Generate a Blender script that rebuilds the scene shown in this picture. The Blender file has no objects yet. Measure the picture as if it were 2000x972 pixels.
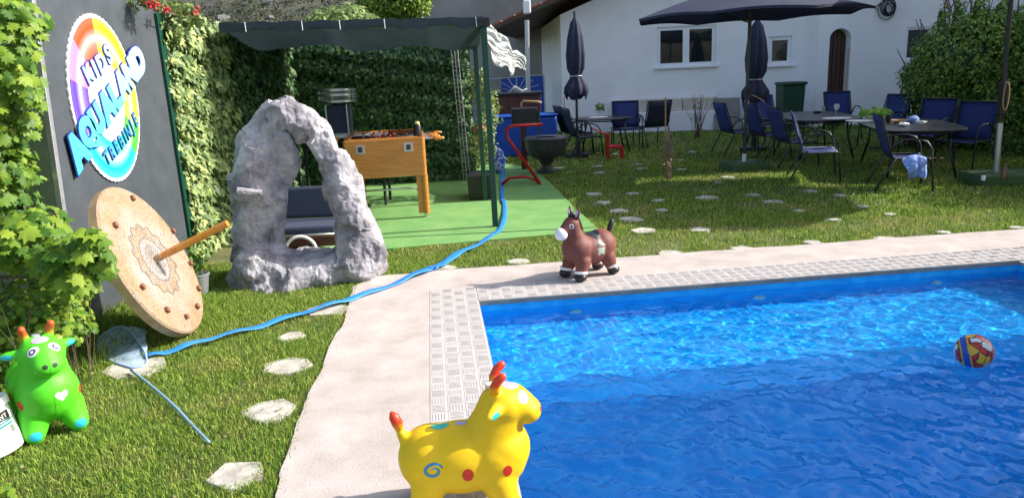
import bpy, bmesh, math, random
import numpy as np
from mathutils import Vector, Matrix, noise
from mathutils.bvhtree import BVHTree
random.seed(7); rng = np.random.default_rng(7)
sc = bpy.context.scene; COL = sc.collection
PI = math.pi
# ------------------------------------------------------------------ camera, sky, sun, exposure
FPX, PITCH, ROLL, HC = 1450.0, math.radians(13.7), math.radians(2.63), 1.70
K = HC / 1.55
_f = Vector((0, math.cos(PITCH), -math.sin(PITCH)))
_U = Vector((0, math.sin(PITCH), math.cos(PITCH))); _R = Vector((1, 0, 0))
_r = math.cos(ROLL) * _R - math.sin(ROLL) * _U
_u = math.sin(ROLL) * _R + math.cos(ROLL) * _U
cam = bpy.data.objects.new("camera", bpy.data.cameras.new("camera")); COL.objects.link(cam)
cam.data.sensor_width = 36; cam.data.lens = 36 * FPX / 2000
cam.data.clip_start = 0.05; cam.data.clip_end = 600
cam.matrix_world = Matrix(((_r.x, _u.x, -_f.x, 0), (_r.y, _u.y, -_f.y, 0), (_r.z, _u.z, -_f.z, HC), (0, 0, 0, 1)))
sc.camera = cam
SUN_EL, SUN_AZ = math.radians(34), math.radians(6.0)      # azimuth measured from +X towards +Y
sdir = Vector((math.cos(SUN_EL) * math.cos(SUN_AZ), math.cos(SUN_EL) * math.sin(SUN_AZ), math.sin(SUN_EL)))
sun = bpy.data.objects.new("sun", bpy.data.lights.new("sun", 'SUN')); COL.objects.link(sun)
sun.data.energy = 3.75; sun.data.angle = math.radians(0.5); sun.data.color = (1.0, 0.95, 0.87)
sun.rotation_euler = sdir.to_track_quat('Z', 'Y').to_euler(); sun.location = (8, 0, 12)
w = bpy.data.worlds.new("World"); sc.world = w; w.use_nodes = True
nt = w.node_tree; bg = nt.nodes["Background"]
sky = nt.nodes.new("ShaderNodeTexSky"); sky.sky_type = 'NISHITA'; sky.sun_disc = False
sky.dust_density = 3.0; sky.air_density = .9; sky.sun_elevation = SUN_EL; sky.sun_rotation = math.radians(90) - SUN_AZ
nt.links.new(sky.outputs[0], bg.inputs[0]); bg.inputs[1].default_value = 0.15
sc.view_settings.view_transform = 'Standard'; sc.view_settings.look = 'None'
sc.view_settings.exposure = 0.96; sc.view_settings.gamma = 1
sc.cycles.max_bounces = 10; sc.cycles.transparent_max_bounces = 12
sc.cycles.sample_clamp_indirect = 6

# ------------------------------------------------------------------ helpers
def ray(px, py): return _f * FPX + _r * (px - 1000) - _u * (py - 486)
C0 = Vector((0, 0, HC))
def G(px, py, z=0.0):                      # the point of height z that the photograph shows at (px, py)
    d = ray(px, py); return C0 + d * ((z - HC) / d.z)
def V(px, py, Y):
    d = ray(px, py); return C0 + d * (Y / d.y)
def XP(px, py, X):
    d = ray(px, py); return C0 + d * (X / d.x)

def mat(name, col, rough=0.6, metal=0.0, col2=None, scale=8.0, detail=4, bump=0.0, bscale=None, spec=None,
        lo=0.35, hi=0.65, island=0.0, trans=0.0, stretch=None, coat=0.0, rvar=0.0):
    m = bpy.data.materials.new(name); m.use_nodes = True; n = m.node_tree; N = n.nodes; L = n.links
    b = N["Principled BSDF"]; b.inputs["Roughness"].default_value = rough; b.inputs["Metallic"].default_value = metal
    if spec is not None: b.inputs["Specular IOR Level"].default_value = spec
    if coat: b.inputs["Coat Weight"].default_value = coat; b.inputs["Coat Roughness"].default_value = .15
    c = tuple(col) + (1,)
    b.inputs["Base Color"].default_value = c
    tc = N.new("ShaderNodeTexCoord"); src = tc.outputs["Object"]
    if stretch:
        mp = N.new("ShaderNodeMapping"); mp.inputs["Scale"].default_value = stretch
        L.new(src, mp.inputs[0]); src = mp.outputs[0]
    out = None
    if col2 is not None:
        t = N.new("ShaderNodeTexNoise"); t.inputs["Scale"].default_value = scale; t.inputs["Detail"].default_value = detail
        t.inputs["Roughness"].default_value = .6
        L.new(src, t.inputs[0])
        r = N.new("ShaderNodeValToRGB"); r.color_ramp.elements[0].position = lo; r.color_ramp.elements[1].position = hi
        r.color_ramp.elements[0].color = c; r.color_ramp.elements[1].color = tuple(col2) + (1,)
        L.new(t.outputs[0], r.inputs[0]); out = r.outputs[0]
        if rvar:
            mr = N.new("ShaderNodeMapRange"); mr.inputs[3].default_value = rough - rvar; mr.inputs[4].default_value = rough + rvar
            L.new(t.outputs[0], mr.inputs[0]); L.new(mr.outputs[0], b.inputs["Roughness"])
    if island:
        g = N.new("ShaderNodeNewGeometry"); oi = N.new("ShaderNodeObjectInfo")
        ad = N.new("ShaderNodeMath"); ad.operation = 'ADD'; L.new(g.outputs["Random Per Island"], ad.inputs[0]); L.new(oi.outputs["Random"], ad.inputs[1])
        fr = N.new("ShaderNodeMath"); fr.operation = 'FRACT'; L.new(ad.outputs[0], fr.inputs[0])
        mr = N.new("ShaderNodeMapRange"); mr.inputs[3].default_value = 1 - island; mr.inputs[4].default_value = 1 + island
        L.new(fr.outputs[0], mr.inputs[0])
        h = N.new("ShaderNodeHueSaturation"); L.new(mr.outputs[0], h.inputs["Value"])
        mh = N.new("ShaderNodeMapRange"); mh.inputs[3].default_value = .5 + island * .07; mh.inputs[4].default_value = .5 - island * .07
        L.new(fr.outputs[0], mh.inputs[0]); L.new(mh.outputs[0], h.inputs["Hue"])
        if out: L.new(out, h.inputs["Color"])
        else: h.inputs["Color"].default_value = c
        out = h.outputs[0]
    if out: L.new(out, b.inputs["Base Color"])
    if bump:
        t2 = N.new("ShaderNodeTexNoise"); t2.inputs["Scale"].default_value = bscale or scale * 4; t2.inputs["Detail"].default_value = 6
        L.new(src, t2.inputs[0])
        bp = N.new("ShaderNodeBump"); bp.inputs["Strength"].default_value = min(1, bump); bp.inputs["Distance"].default_value = 0.01
        L.new(t2.outputs[0], bp.inputs["Height"]); L.new(bp.outputs[0], b.inputs["Normal"])
    if trans:
        tr = N.new("ShaderNodeBsdfTranslucent"); mx = N.new("ShaderNodeMixShader"); mx.inputs[0].default_value = trans
        if out: L.new(out, tr.inputs[0])
        else: tr.inputs[0].default_value = c
        L.new(b.outputs[0], mx.inputs[1]); L.new(tr.outputs[0], mx.inputs[2]); L.new(mx.outputs[0], N["Material Output"].inputs[0])
    return m

def frame_at(d):
    d = d.normalized(); a = Vector((0, 0, 1)) if abs(d.z) < .9 else Vector((1, 0, 0))
    x = d.cross(a).normalized(); return x, d.cross(x).normalized()
class MB:
    def __init__(s): s.v = []; s.f = []
    def box(s, c, size, rz=0.0, M=None, taper=1.0):
        k = len(s.v); hx, hy, hz = [q / 2 for q in size]; c = Vector(c); R = Matrix.Rotation(rz, 3, 'Z') if M is None else M
        for z, t in ((-hz, 1), (hz, taper)):
            for x, y in ((-hx, -hy), (hx, -hy), (hx, hy), (-hx, hy)): s.v.append(c + R @ Vector((x * t, y * t, z)))
        for f in ((0, 3, 2, 1), (4, 5, 6, 7), (0, 1, 5, 4), (1, 2, 6, 5), (2, 3, 7, 6), (3, 0, 4, 7)): s.f.append([k + i for i in f])
        return s
    def tube(s, path, r, n=8, closed=False, flat=1.0):
        P = [Vector(p) for p in path]; m = len(P); k = len(s.v)
        rr = r if isinstance(r, (list, tuple)) else [r] * m
        X = None
        for i, p in enumerate(P):
            d = (P[(i + 1) % m] - P[i - 1]) if closed else (P[min(i + 1, m - 1)] - P[max(i - 1, 0)])
            if d.length < 1e-9: d = Vector((0, 0, 1))
            d.normalize()
            if X is None: X, Y = frame_at(d)
            else:
                X = (X - d * X.dot(d)).normalized(); Y = d.cross(X)
            for j in range(n):
                a = 2 * PI * (j + .5) / n; s.v.append(p + X * math.cos(a) * rr[i] + Y * math.sin(a) * rr[i] * flat)
        for i in range(m if closed else m - 1):
            i2 = (i + 1) % m
            for j in range(n): s.f.append([k + i * n + j, k + i * n + (j + 1) % n, k + i2 * n + (j + 1) % n, k + i2 * n + j])
        if not closed:
            s.f.append([k + j for j in range(n)][::-1]); s.f.append([k + (m - 1) * n + j for j in range(n)])
        return s
    def lathe(s, prof, n=24, c=(0, 0, 0), cap=False):
        k = len(s.v); c = Vector(c)
        for r, z in prof:
            for j in range(n):
                a = 2 * PI * j / n; s.v.append(c + Vector((r * math.cos(a), r * math.sin(a), z)))
        for i in range(len(prof) - 1):
            for j in range(n): s.f.append([k + i * n + j, k + i * n + (j + 1) % n, k + (i + 1) * n + (j + 1) % n, k + (i + 1) * n + j])
        if cap:
            s.f.append([k + j for j in range(n)][::-1]); s.f.append([k + (len(prof) - 1) * n + j for j in range(n)])
        return s
    def prism(s, pts, z0, z1):
        k = len(s.v); n = len(pts)
        for z in (z0, z1):
            for p in pts: s.v.append(Vector((p[0], p[1], z)))
        s.f.append([k + i for i in range(n)][::-1]); s.f.append([k + n + i for i in range(n)])
        for i in range(n): j = (i + 1) % n; s.f.append([k + i, k + j, k + n + j, k + n + i])
        return s
    def sphere(s, c, r, n=10, sc=(1, 1, 1)):
        pr = [(max(1e-4, math.sin(PI * i / n)) * r, -math.cos(PI * i / n) * r) for i in range(n + 1)]
        k = len(s.v); s.lathe(pr, n * 2)
        for i in range(k, len(s.v)): v = s.v[i]; s.v[i] = Vector((v.x * sc[0], v.y * sc[1], v.z * sc[2])) + Vector(c)
        return s
    def quad(s, *p):
        k = len(s.v); s.v += [Vector(q) for q in p]; s.f.append(list(range(k, k + len(p)))); return s
    def mesh(s, name):
        me = bpy.data.meshes.new(name); me.from_pydata([tuple(v) for v in s.v], [], s.f); me.update(); return me
    def build(s, name, m, parent=None, smooth=False, bevel=0.0, world=False, label=None, seg=2):
        if world and parent is not None:
            I = parent.matrix_basis.inverted(); 
            if parent.parent: I = I @ parent.parent.matrix_basis.inverted()
            s.v = [I @ v for v in s.v]
        me = s.mesh(name); return link(name, me, m, parent, smooth, bevel, label, seg)
def link(name, me, m, parent=None, smooth=False, bevel=0.0, label=None, seg=2):
    if m is not None:
        me.materials.clear()
        me.materials.append(m)
    if smooth:
        me.polygons.foreach_set("use_smooth", [True] * len(me.polygons))
        if smooth == 'auto':
            try: me.set_sharp_from_angle(angle=math.radians(40))
            except Exception: pass
    o = bpy.data.objects.new(name, me); COL.objects.link(o)
    if parent: o.parent = parent
    if bevel:
        b = o.modifiers.new("b", 'BEVEL'); b.width = bevel; b.segments = seg; b.limit_method = 'ANGLE'
        b.harden_normals = False
    if label: o["label"] = label
    return o
def tag(o, label=None, cat=None, group=None, kind=None):
    if label: o["label"] = label
    if cat: o["category"] = cat
    if group: o["group"] = group
    if kind: o["kind"] = kind
    return o
def thing(name, label, cat, loc=(0, 0, 0), rz=0.0, group=None):
    o = bpy.data.objects.new(name, None); COL.objects.link(o); o.location = loc; o.rotation_euler = (0, 0, rz)
    o.matrix_basis = Matrix.Translation(Vector(loc)) @ Matrix.Rotation(rz, 4, 'Z')
    o.empty_display_size = .1
    return tag(o, label, cat, group)
def copy_tree(o, parent=None):
    c = o.copy(); COL.objects.link(c); c.parent = parent
    for ch in list(o.children): copy_tree(ch, c)
    return c
def npmesh(name, verts, faces, m, parent=None, smooth=False):
    me = bpy.data.meshes.new(name); nv = len(verts); nf, k = faces.shape
    me.vertices.add(nv); me.vertices.foreach_set("co", np.ascontiguousarray(verts, dtype=np.float32).ravel())
    me.loops.add(nf * k); me.loops.foreach_set("vertex_index", faces.astype(np.int32).ravel())
    me.polygons.add(nf); me.polygons.foreach_set("loop_start", np.arange(0, nf * k, k, dtype=np.int32))
    me.polygons.foreach_set("loop_total", np.full(nf, k, dtype=np.int32))
    if smooth: me.polygons.foreach_set("use_smooth", np.ones(nf, dtype=bool))
    me.update(calc_edges=True); me.validate()
    me.materials.append(m)
    o = bpy.data.objects.new(name, me); COL.objects.link(o)
    if parent: o.parent = parent
    return o
# leaf outlines: (verts, quads/tris as triangles)
def leaf_template(kind):
    if kind == 'grape':
        ang = [(-90, .25), (-60, .62), (-40, .5), (-20, .85), (0, .62), (15, .98), (32, .66), (55, 1.0), (72, .72), (90, 1.12)]
        pts = [(math.cos(math.radians(a)) * r * .5, math.sin(math.radians(a)) * r * .5 + .25) for a, r in ang]
        pts = pts + [(-x, y) for x, y in pts[-2::-1]]
        pts = [(x, y, -.35 * x * x - .12 * abs(x) + random.uniform(-.03, .03)) for x, y in pts]
        v = [(0, .2, .03)] + pts
        f = [(0, i, i + 1) for i in range(1, len(pts))]
        return np.array(v), np.array(f)
    if kind == 'ivy':
        pts = [(0, -.1), (.28, -.2), (.22, .08), (.5, .2), (.18, .42), (0, .85)]
        pts = pts + [(-x, y) for x, y in pts[-2:0:-1]]
        v = [(0, .15, .05)] + [(x, y, -.25 * abs(x)) for x, y in pts]
        f = [(0, i, i + 1) for i in range(1, len(pts))] + [(0, len(pts), 1)]
        return np.array(v), np.array(f)
    v = [(0, 0, 0), (.26, .4, -.07), (0, .5, .04), (-.26, .4, -.07), (0, 1, -.06)]    # simple leaf
    return np.array(v), np.array([(0, 1, 2), (0, 2, 3), (1, 4, 2), (2, 4, 3)])
def rot_mats(nrm, spin):
    # rows: local axes; leaf normal = nrm, spun by angle about it, leaf +Y biased down
    n = nrm / np.linalg.norm(nrm, axis=1)[:, None]
    up = np.zeros_like(n); up[:, 2] = -1; up += rng.normal(0, .05, n.shape)
    x = np.cross(up, n); x /= np.linalg.norm(x, axis=1)[:, None] + 1e-9; y = np.cross(n, x)
    c, s_ = np.cos(spin)[:, None], np.sin(spin)[:, None]
    x2 = x * c + y * s_; y2 = -x * s_ + y * c
    return np.stack([x2, y2, n], axis=2)
def foliage(parent, pos, nrm, size, spin, kind, m, nobj=0, name='leaf', base=None, stuff='leaf_mass'):
    """the leaves nearest the camera as parts of their own, the rest as one part"""
    T, F_ = leaf_template(kind); R = rot_mats(nrm, spin)
    base = Vector((0, 0, 0)) if base is None else base
    order = np.argsort(-size / (np.linalg.norm(pos - np.array([0, 0, HC]), axis=1)))
    pos, size, R = pos[order], size[order], R[order]
    if nobj:
        mes = []
        for q in range(3):
            T2, F2 = leaf_template(kind)
            me = bpy.data.meshes.new(name); me.from_pydata([tuple(v) for v in T2 * (1, 1 + .1 * (q - 1), 1 + .5 * q)], [], F2.tolist())
            me.materials.append(m); me.polygons.foreach_set("use_smooth", [True] * len(me.polygons)); mes.append(me)
        for i in range(min(nobj, len(pos))):
            o = bpy.data.objects.new(name, mes[i % 3]); COL.objects.link(o); o.parent = parent
            M = Matrix([list(R[i][r_] * size[i]) for r_ in range(3)]).to_4x4(); M.translation = Vector(pos[i]) - base
            o.matrix_basis = M
    pos, size, R = pos[nobj:], size[nobj:], R[nobj:]
    if len(pos):
        V_ = np.einsum('nij,kj->nki', R, T) * size[:, None, None] + pos[:, None, :] - np.array(base)
        nF = F_[None] + (np.arange(len(pos)) * len(T))[:, None, None]
        o = npmesh(stuff, V_.reshape(-1, 3), nF.reshape(-1, 3), m, parent, True); o["kind"] = "stuff"
        return o
def cloud(ells, n, shell=.55):
    """points near the surface of a union of ellipsoids with outward normals"""
    P, Nn = [], []
    vol = np.array([e[3] * e[4] + e[4] * e[5] + e[3] * e[5] for e in ells]); vol /= vol.sum()
    for e, v in zip(ells, vol):
        k = int(n * v); d = rng.normal(0, 1, (k, 3)); d /= np.linalg.norm(d, axis=1)[:, None]
        r = shell + (1.06 - shell) * rng.random(k) ** .6
        r *= 1 + .12 * np.sin(d[:, 0] * 7 + e[0] * 3) * np.cos(d[:, 2] * 6 + e[1])
        P.append(np.array(e[:3]) + d * r[:, None] * np.array(e[3:6])); Nn.append(d + rng.normal(0, .55, (k, 3)) + np.array([0, 0, .35]))
    return np.concatenate(P), np.concatenate(Nn)

# inflatable and rock bodies: many balls fused into one continuous surface
def fuse(chains, voxel, smooth=6, disp=None):
    bm = bmesh.new()
    for ch in chains:
        if len(ch) == 1 and len(ch[0]) == 6:
            x, y, z, a, b, c = ch[0]
            bmesh.ops.create_icosphere(bm, subdivisions=4, radius=1, matrix=Matrix.Translation((x, y, z)) @ Matrix.Diagonal((a, b, c, 1)))
            continue
        for i in range(len(ch)):
            p = ch[i]; q = ch[min(i + 1, len(ch) - 1)]
            d = math.dist(p[:3], q[:3]); n = max(1, int(d / (min(p[3], q[3]) * .25)))
            for k in range(n):
                t = k / n
                c = [p[j] * (1 - t) + q[j] * t for j in range(4)]
                bmesh.ops.create_icosphere(bm, subdivisions=3, radius=c[3], matrix=Matrix.Translation(c[:3]))
    me = bpy.data.meshes.new("tmp"); bm.to_mesh(me); bm.free()
    o = bpy.data.objects.new("tmp", me); COL.objects.link(o)
    r = o.modifiers.new("r", 'REMESH'); r.mode = 'VOXEL'; r.voxel_size = voxel; r.use_smooth_shade = True
    s_ = o.modifiers.new("s", 'SMOOTH'); s_.factor = .6; s_.iterations = smooth
    dg = bpy.context.evaluated_depsgraph_get()
    out = bpy.data.meshes.new_from_object(o.evaluated_get(dg))
    bpy.data.objects.remove(o); bpy.data.meshes.remove(me)
    return out
def circle2(r, n=20, sx=1, sy=1): return [(math.cos(2 * PI * i / n) * r * sx, math.sin(2 * PI * i / n) * r * sy) for i in range(n)]
def decal(name, bvh, o, d, shape, m, parent, up=(0, 0, 1), off=.0012, rings=3, label=None):
    """a printed patch lying on a curved surface, found by casting rays on it"""
    o = Vector(o); d = Vector(d).normalized(); x = d.cross(Vector(up)).normalized(); y = x.cross(d)
    cx = sum(p[0] for p in shape) / len(shape); cy = sum(p[1] for p in shape) / len(shape)
    b = MB(); ok = True
    def hit(a, c):
        h, n_, _, _ = bvh.ray_cast(o + x * a + y * c, d)
        return None if h is None else h + n_ * off
    c0 = hit(cx, cy)
    if c0 is None: return None
    b.v.append(c0); n = len(shape)
    for k in range(1, rings + 1):
        for p in shape:
            h = hit(cx + (p[0] - cx) * k / rings, cy + (p[1] - cy) * k / rings)
            b.v.append(h if h is not None else b.v[-1 if k == 1 else -n])
    for j in range(n): b.f.append([0, 1 + j, 1 + (j + 1) % n])
    for k in range(rings - 1):
        for j in range(n): b.f.append([1 + k * n + j, 1 + (k + 1) * n + j, 1 + (k + 1) * n + (j + 1) % n, 1 + k * n + (j + 1) % n])
    return b.build(name, m, parent, smooth=True, label=label)
def decal_strip(name, bvh, o, d, path, wd, m, parent, up=(0, 0, 1), off=.0012):
    o = Vector(o); d = Vector(d).normalized(); x = d.cross(Vector(up)).normalized(); y = x.cross(d); b = MB()
    for i, p in enumerate(path):
        q = path[min(i + 1, len(path) - 1)]; r_ = path[max(i - 1, 0)]
        t = Vector((q[0] - r_[0], q[1] - r_[1])).normalized(); nn = Vector((-t.y, t.x)); ww = wd[i] if isinstance(wd, list) else wd
        for sg in (-1, 1):
            a, c = p[0] + nn.x * ww * sg, p[1] + nn.y * ww * sg
            h, n_, _, _ = bvh.ray_cast(o + x * a + y * c, d)
            if h is None: h = b.v[-1] if b.v else o + d
            else: h = h + n_ * off
            b.v.append(h)
    for i in range(len(path) - 1): b.f.append([2 * i, 2 * i + 1, 2 * i + 3, 2 * i + 2])
    return b.build(name, m, parent, smooth=True)

# ------------------------------------------------------------------ materials
M = {}
M['grass'] = mat('grass_blades', (.22, .34, .05), .55, col2=(.38, .38, .12), scale=1.7, detail=6, lo=.50, hi=.72, island=.6, trans=.35, spec=.3)
M['soil'] = mat('lawn_soil', (.06, .085, .02), .9, col2=(.16, .15, .06), scale=3, bump=.6, bscale=60)
M['deck'] = mat('pool_deck_concrete', (.40, .345, .31), .88, col2=(.52, .455, .42), scale=4, detail=14, bump=.35, bscale=120)
M['tile'] = mat('coping_tile', (.49, .455, .43), .6, col2=(.56, .52, .49), scale=6, island=.07)
M['grout'] = mat('grout', (.34, .31, .28), .9)
M['pool'] = mat('pool_liner', (.008, .37, .80), .45, col2=(.03, .51, .92), scale=7, lo=.38, hi=.64, detail=3)  # lighter and darker blotches stand in for light flecks on the choppy water
M['turfmat'] = mat('green_carpet', (.13, .32, .08), .95, col2=(.20, .38, .115), scale=3.0, detail=9, bump=.5, bscale=200)
M['stone'] = mat('slab_stone', (.34, .31, .26), .85, col2=(.56, .53, .46), scale=9, bump=.5, bscale=30)
M['rock'] = mat('painted_rock', (.17, .16, .18), .88, col2=(.43, .415, .435), scale=5, detail=12, bump=1.0, bscale=40, lo=.38, hi=.6)
M['rock_red'] = mat('rock_pink_stain', (.30, .22, .23), .8, col2=(.42, .40, .42), scale=8)
M['white'] = mat('house_plaster', (.90, .87, .86), .9, col2=(.82, .78, .77), scale=.9, bump=.15, bscale=40)
M['white2'] = mat('white_paint', (.8, .8, .8), .4)
M['plinth'] = mat('beige_stone_ledge', (.55, .46, .36), .85, col2=(.66, .58, .48), scale=3)
M['glassd'] = mat('window_glass', (.012, .015, .015), .04, spec=.8)
M['brown'] = mat('brown_roof_wood', (.06, .035, .025), .7, col2=(.09, .05, .035), scale=6)
M['rooftile'] = mat('roof_tiles', (.32, .11, .06), .8, col2=(.42, .17, .09), scale=4)
M['door'] = mat('brown_door', (.05, .018, .012), .5, col2=(.075, .028, .018), scale=3, stretch=(6, 6, .5))
M['wall'] = mat('grey_retaining_wall', (.25, .225, .21), .95, col2=(.34, .31, .29), scale=.9, detail=8, bump=.5, bscale=10)
M['navy'] = mat('navy_canvas', (.016, .019, .050), .8, col2=(.024, .028, .066), scale=6, trans=.08)
M['black'] = mat('black_metal', (.012, .012, .014), .4)
M['dkgrey'] = mat('dark_grey_metal', (.05, .05, .055), .4, metal=.4)
M['steel'] = mat('steel', (.55, .56, .58), .28, metal=.9)
M['alu'] = mat('aluminium_profile', (.50, .52, .55), .35, metal=.6, col2=(.42, .43, .45), scale=20)
M['greenmet'] = mat('dark_green_paint', (.004, .055, .032), .38)
M['board'] = mat('grey_tarpaulin', (.045, .055, .065), .6, col2=(.06, .072, .085), scale=5, bump=.3, bscale=14)
M['boardside'] = mat('grey_green_side', (.14, .19, .13), .7, col2=(.18, .23, .16), scale=9)
M['cloth'] = mat('shade_cloth', (.030, .045, .055), .8, col2=(.04, .058, .068), scale=9, trans=.25)
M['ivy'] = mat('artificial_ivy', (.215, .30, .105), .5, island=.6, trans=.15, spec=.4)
M['ivyd'] = mat('artificial_ivy_back_and_shade', (.07, .155, .05), .5, island=.6, trans=.1)  # dark leaf copy; in the canopy corner its darkness stands in for shade
M['ivyback'] = mat('ivy_backing', (.012, .028, .012), .95)
M['vine'] = mat('grape_leaf', (.155, .28, .028), .5, island=.5, trans=.4, spec=.35)
M['vined'] = mat('vine_undergrowth_leaf', (.12, .24, .035), .55, island=.5, trans=.3)
M['hedge'] = mat('hedge_leaf', (.17, .29, .036), .5, island=.6, trans=.3)
M['bushl'] = mat('pale_bush_leaf', (.20, .28, .08), .55, island=.4, trans=.3)
M['scrub'] = mat('hill_scrub', (.06, .075, .035), .9, island=.5)
M['hill'] = mat('hill_ground', (.07, .07, .045), .95, col2=(.11, .11, .08), scale=.35, detail=10, bump=.5, bscale=2)
M['hrock'] = mat('hill_rock', (.11, .11, .10), .9, col2=(.20, .19, .18), scale=2)
M['bark'] = mat('bark', (.10, .07, .045), .9, col2=(.16, .12, .08), scale=12)
M['dead'] = mat('dry_stems', (.28, .21, .12), .9, island=.3)
M['orange'] = mat('foosball_veneer', (.48, .17, .028), .38, col2=(.58, .24, .045), scale=5, stretch=(1, 1, 9), coat=.3)
M['peg'] = mat('varnished_wood', (.55, .20, .03), .3, col2=(.68, .29, .06), scale=8, stretch=(1, 1, 6), coat=.4)
M['red'] = mat('red_plastic', (.50, .012, .010), .35)
M['redf'] = mat('red_figure', (.40, .04, .02), .4)
M['blue'] = mat('blue_hose', (.02, .20, .66), .45, col2=(.035, .26, .74), scale=12)
M['bluep'] = mat('blue_plastic', (.008, .075, .42), .4)
M['sling'] = mat('navy_sling', (.013, .028, .14), .75, col2=(.018, .036, .18), scale=40)
M['slingd'] = mat('dark_sling', (.014, .018, .040), .75)
M['slinge'] = mat('sling_piping', (.30, .32, .42), .6)
M['tabletop'] = mat('table_top', (.020, .020, .026), .35)
M['bin'] = mat('green_bin', (.006, .05, .022), .5)
M['towel'] = mat('pale_blue_towel', (.22, .34, .75), .9, col2=(.6, .68, .9), scale=26, lo=.56, hi=.6)
M['lime'] = mat('lime_leaf', (.30, .55, .07), .5, island=.3, trans=.3)
M['film'] = mat('plastic_film', (.62, .64, .62), .4, trans=.4)
M['net'] = mat('net_mesh', (.45, .62, .88), .6, trans=.3)
M['conc'] = mat('concrete_grey', (.20, .19, .17), .9, col2=(.28, .27, .24), scale=6)
M['greenbase'] = mat('green_carpet_block', (.045, .10, .035), .9, col2=(.06, .13, .045), scale=10)
M['dkbrown'] = mat('dark_red_brown', (.075, .022, .016), .6, col2=(.10, .032, .022), scale=4)
M['cushion'] = mat('navy_cushion', (.045, .055, .10), .9)
M['rope'] = mat('tan_rope', (.45, .30, .14), .8)
M['bowl'] = mat('dark_stone_bowl', (.035, .035, .033), .5, col2=(.06, .058, .055), scale=9, bump=.4, bscale=20)
M['glass'] = mat('clear_glass', (.9, .95, 1), .03); M['glass'].node_tree.nodes["Principled BSDF"].inputs["Transmission Weight"].default_value = .95
M['terracotta'] = mat('terracotta', (.35, .13, .07), .8)
M['redflower'] = mat('red_petals', (.55, .01, .02), .5, island=.3, trans=.2)
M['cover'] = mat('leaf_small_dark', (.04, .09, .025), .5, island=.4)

# ------------------------------------------------------------------ ground, deck, pool
O = G(935, 590); O.z = 0
AZP = math.radians(5.6); E1 = Vector((math.cos(AZP), math.sin(AZP), 0)); E2 = Vector((-math.sin(AZP), math.cos(AZP), 0))
def P(s, t, z=0.0): return O + E1 * s + E2 * t + Vector((0, 0, z))
def ST(p):
    d = Vector((p[0], p[1], 0)) - O; return d.dot(E1), d.dot(E2)
SQ = .0915                                   # side of one embossed square of the coping
CW = 4 * SQ                                  # coping width
PLEN = (G(1990, 510) - O).dot(E1); PNEAR = -6.5
WZ, FZ = -.075, -.42                         # water level, pool floor
g = MB(); B = 400
Rr = [(-CW + .02, PNEAR - CW + .02), (PLEN + CW - .02, PNEAR - CW + .02), (PLEN + CW - .02, CW - .02), (-CW + .02, CW - .02)]
inn = [P(s, t, -.012) for s, t in Rr]; outr = [P(s, t, -.012) for s, t in ((-B, -B), (B, -B), (B, B), (-B, B))]
for i in range(4): j = (i + 1) % 4; g.quad(outr[i], outr[j], inn[j], inn[i])
tag(g.build('ground', M['soil']), kind='structure')
# pool shell
sh = MB()
c4 = [(0, PNEAR), (PLEN, PNEAR), (PLEN, 0), (0, 0)]
for i in range(4):
    a, b = c4[i], c4[(i + 1) % 4]; sh.quad(P(*b, -.02), P(*a, -.02), P(*a, FZ), P(*b, FZ))
for (ta, za), (tb_, zb_) in zip(((0, FZ), (-1.35, FZ), (-2.4, -1.7)), ((-1.35, FZ), (-2.4, -1.7), (PNEAR, -1.9))):
    sh.quad(P(0, tb_, zb_), P(PLEN, tb_, zb_), P(PLEN, ta, za), P(0, ta, za))
    sh.quad(P(0, ta, za), P(0, ta, FZ + .001), P(0, tb_, FZ + .001), P(0, tb_, zb_)); sh.quad(P(PLEN, ta, FZ + .001), P(PLEN, ta, za), P(PLEN, tb_, zb_), P(PLEN, tb_, FZ + .001))
sh.quad(P(0, PNEAR, FZ), P(PLEN, PNEAR, FZ), P(PLEN, PNEAR, -1.9), P(0, PNEAR, -1.9))
pool = sh.build('swimming_pool', M['pool']); tag(pool, 'rectangular pool lined in bright blue', kind='structure')
# coping bed + tiles
bed = MB()
def slab(mb, s0, s1, t0, t1, z0, z1): mb.box(P((s0 + s1) / 2, (t0 + t1) / 2, (z0 + z1) / 2), (s1 - s0, t1 - t0, z1 - z0), AZP)
slab(bed, -CW, .004, PNEAR - CW, CW, -.026, .0); slab(bed, .004, PLEN - .004, -.004, CW, -.026, .0)
slab(bed, PLEN - .004, PLEN + CW, PNEAR - CW, CW, -.026, .0)
cop = bed.build('pool_coping', M['grout']); tag(cop, kind='structure')
tb = MB(); g2 = .0016
tb.box((0, 0, .006), (SQ - g2, SQ - g2, .012))
for k in range(5): tb.box(((k - 2) * .0155, 0, .0135), (.0045, SQ * .72, .0022))
tme = tb.mesh('tile'); tme.materials.append(M['tile'])
def tile(s, t, rot):
    o = bpy.data.objects.new('tile', tme); COL.objects.link(o); o.parent = cop
    o.location = P(s, t, .0015 + random.uniform(-.0006, .0006)); o.rotation_euler = (random.uniform(-.004, .004), random.uniform(-.004, .004), AZP + (PI / 2 if rot else 0))
nt_ = 0
for i in range(4):
    for j in range(36):
        s = -CW + (i + .5) * SQ; t = CW - (j + .5) * SQ
        tile(s, t, (i + j) % 2)
cop = thing('far_coping', None, None); cop['kind'] = 'structure'
for i in range(int((PLEN + CW) / SQ)):
    for j in range(4):
        tile(.004 + (i + .5) * SQ, CW - (j + .5) * SQ, (i + j) % 2)
# far coping nosing and near part of the strip as plain slabs
edge = MB(); slab(edge, .006, PLEN - .006, -.012, -.0045, -.024, .009); edge.build('coping_lip', M['conc'], cop)
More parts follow.
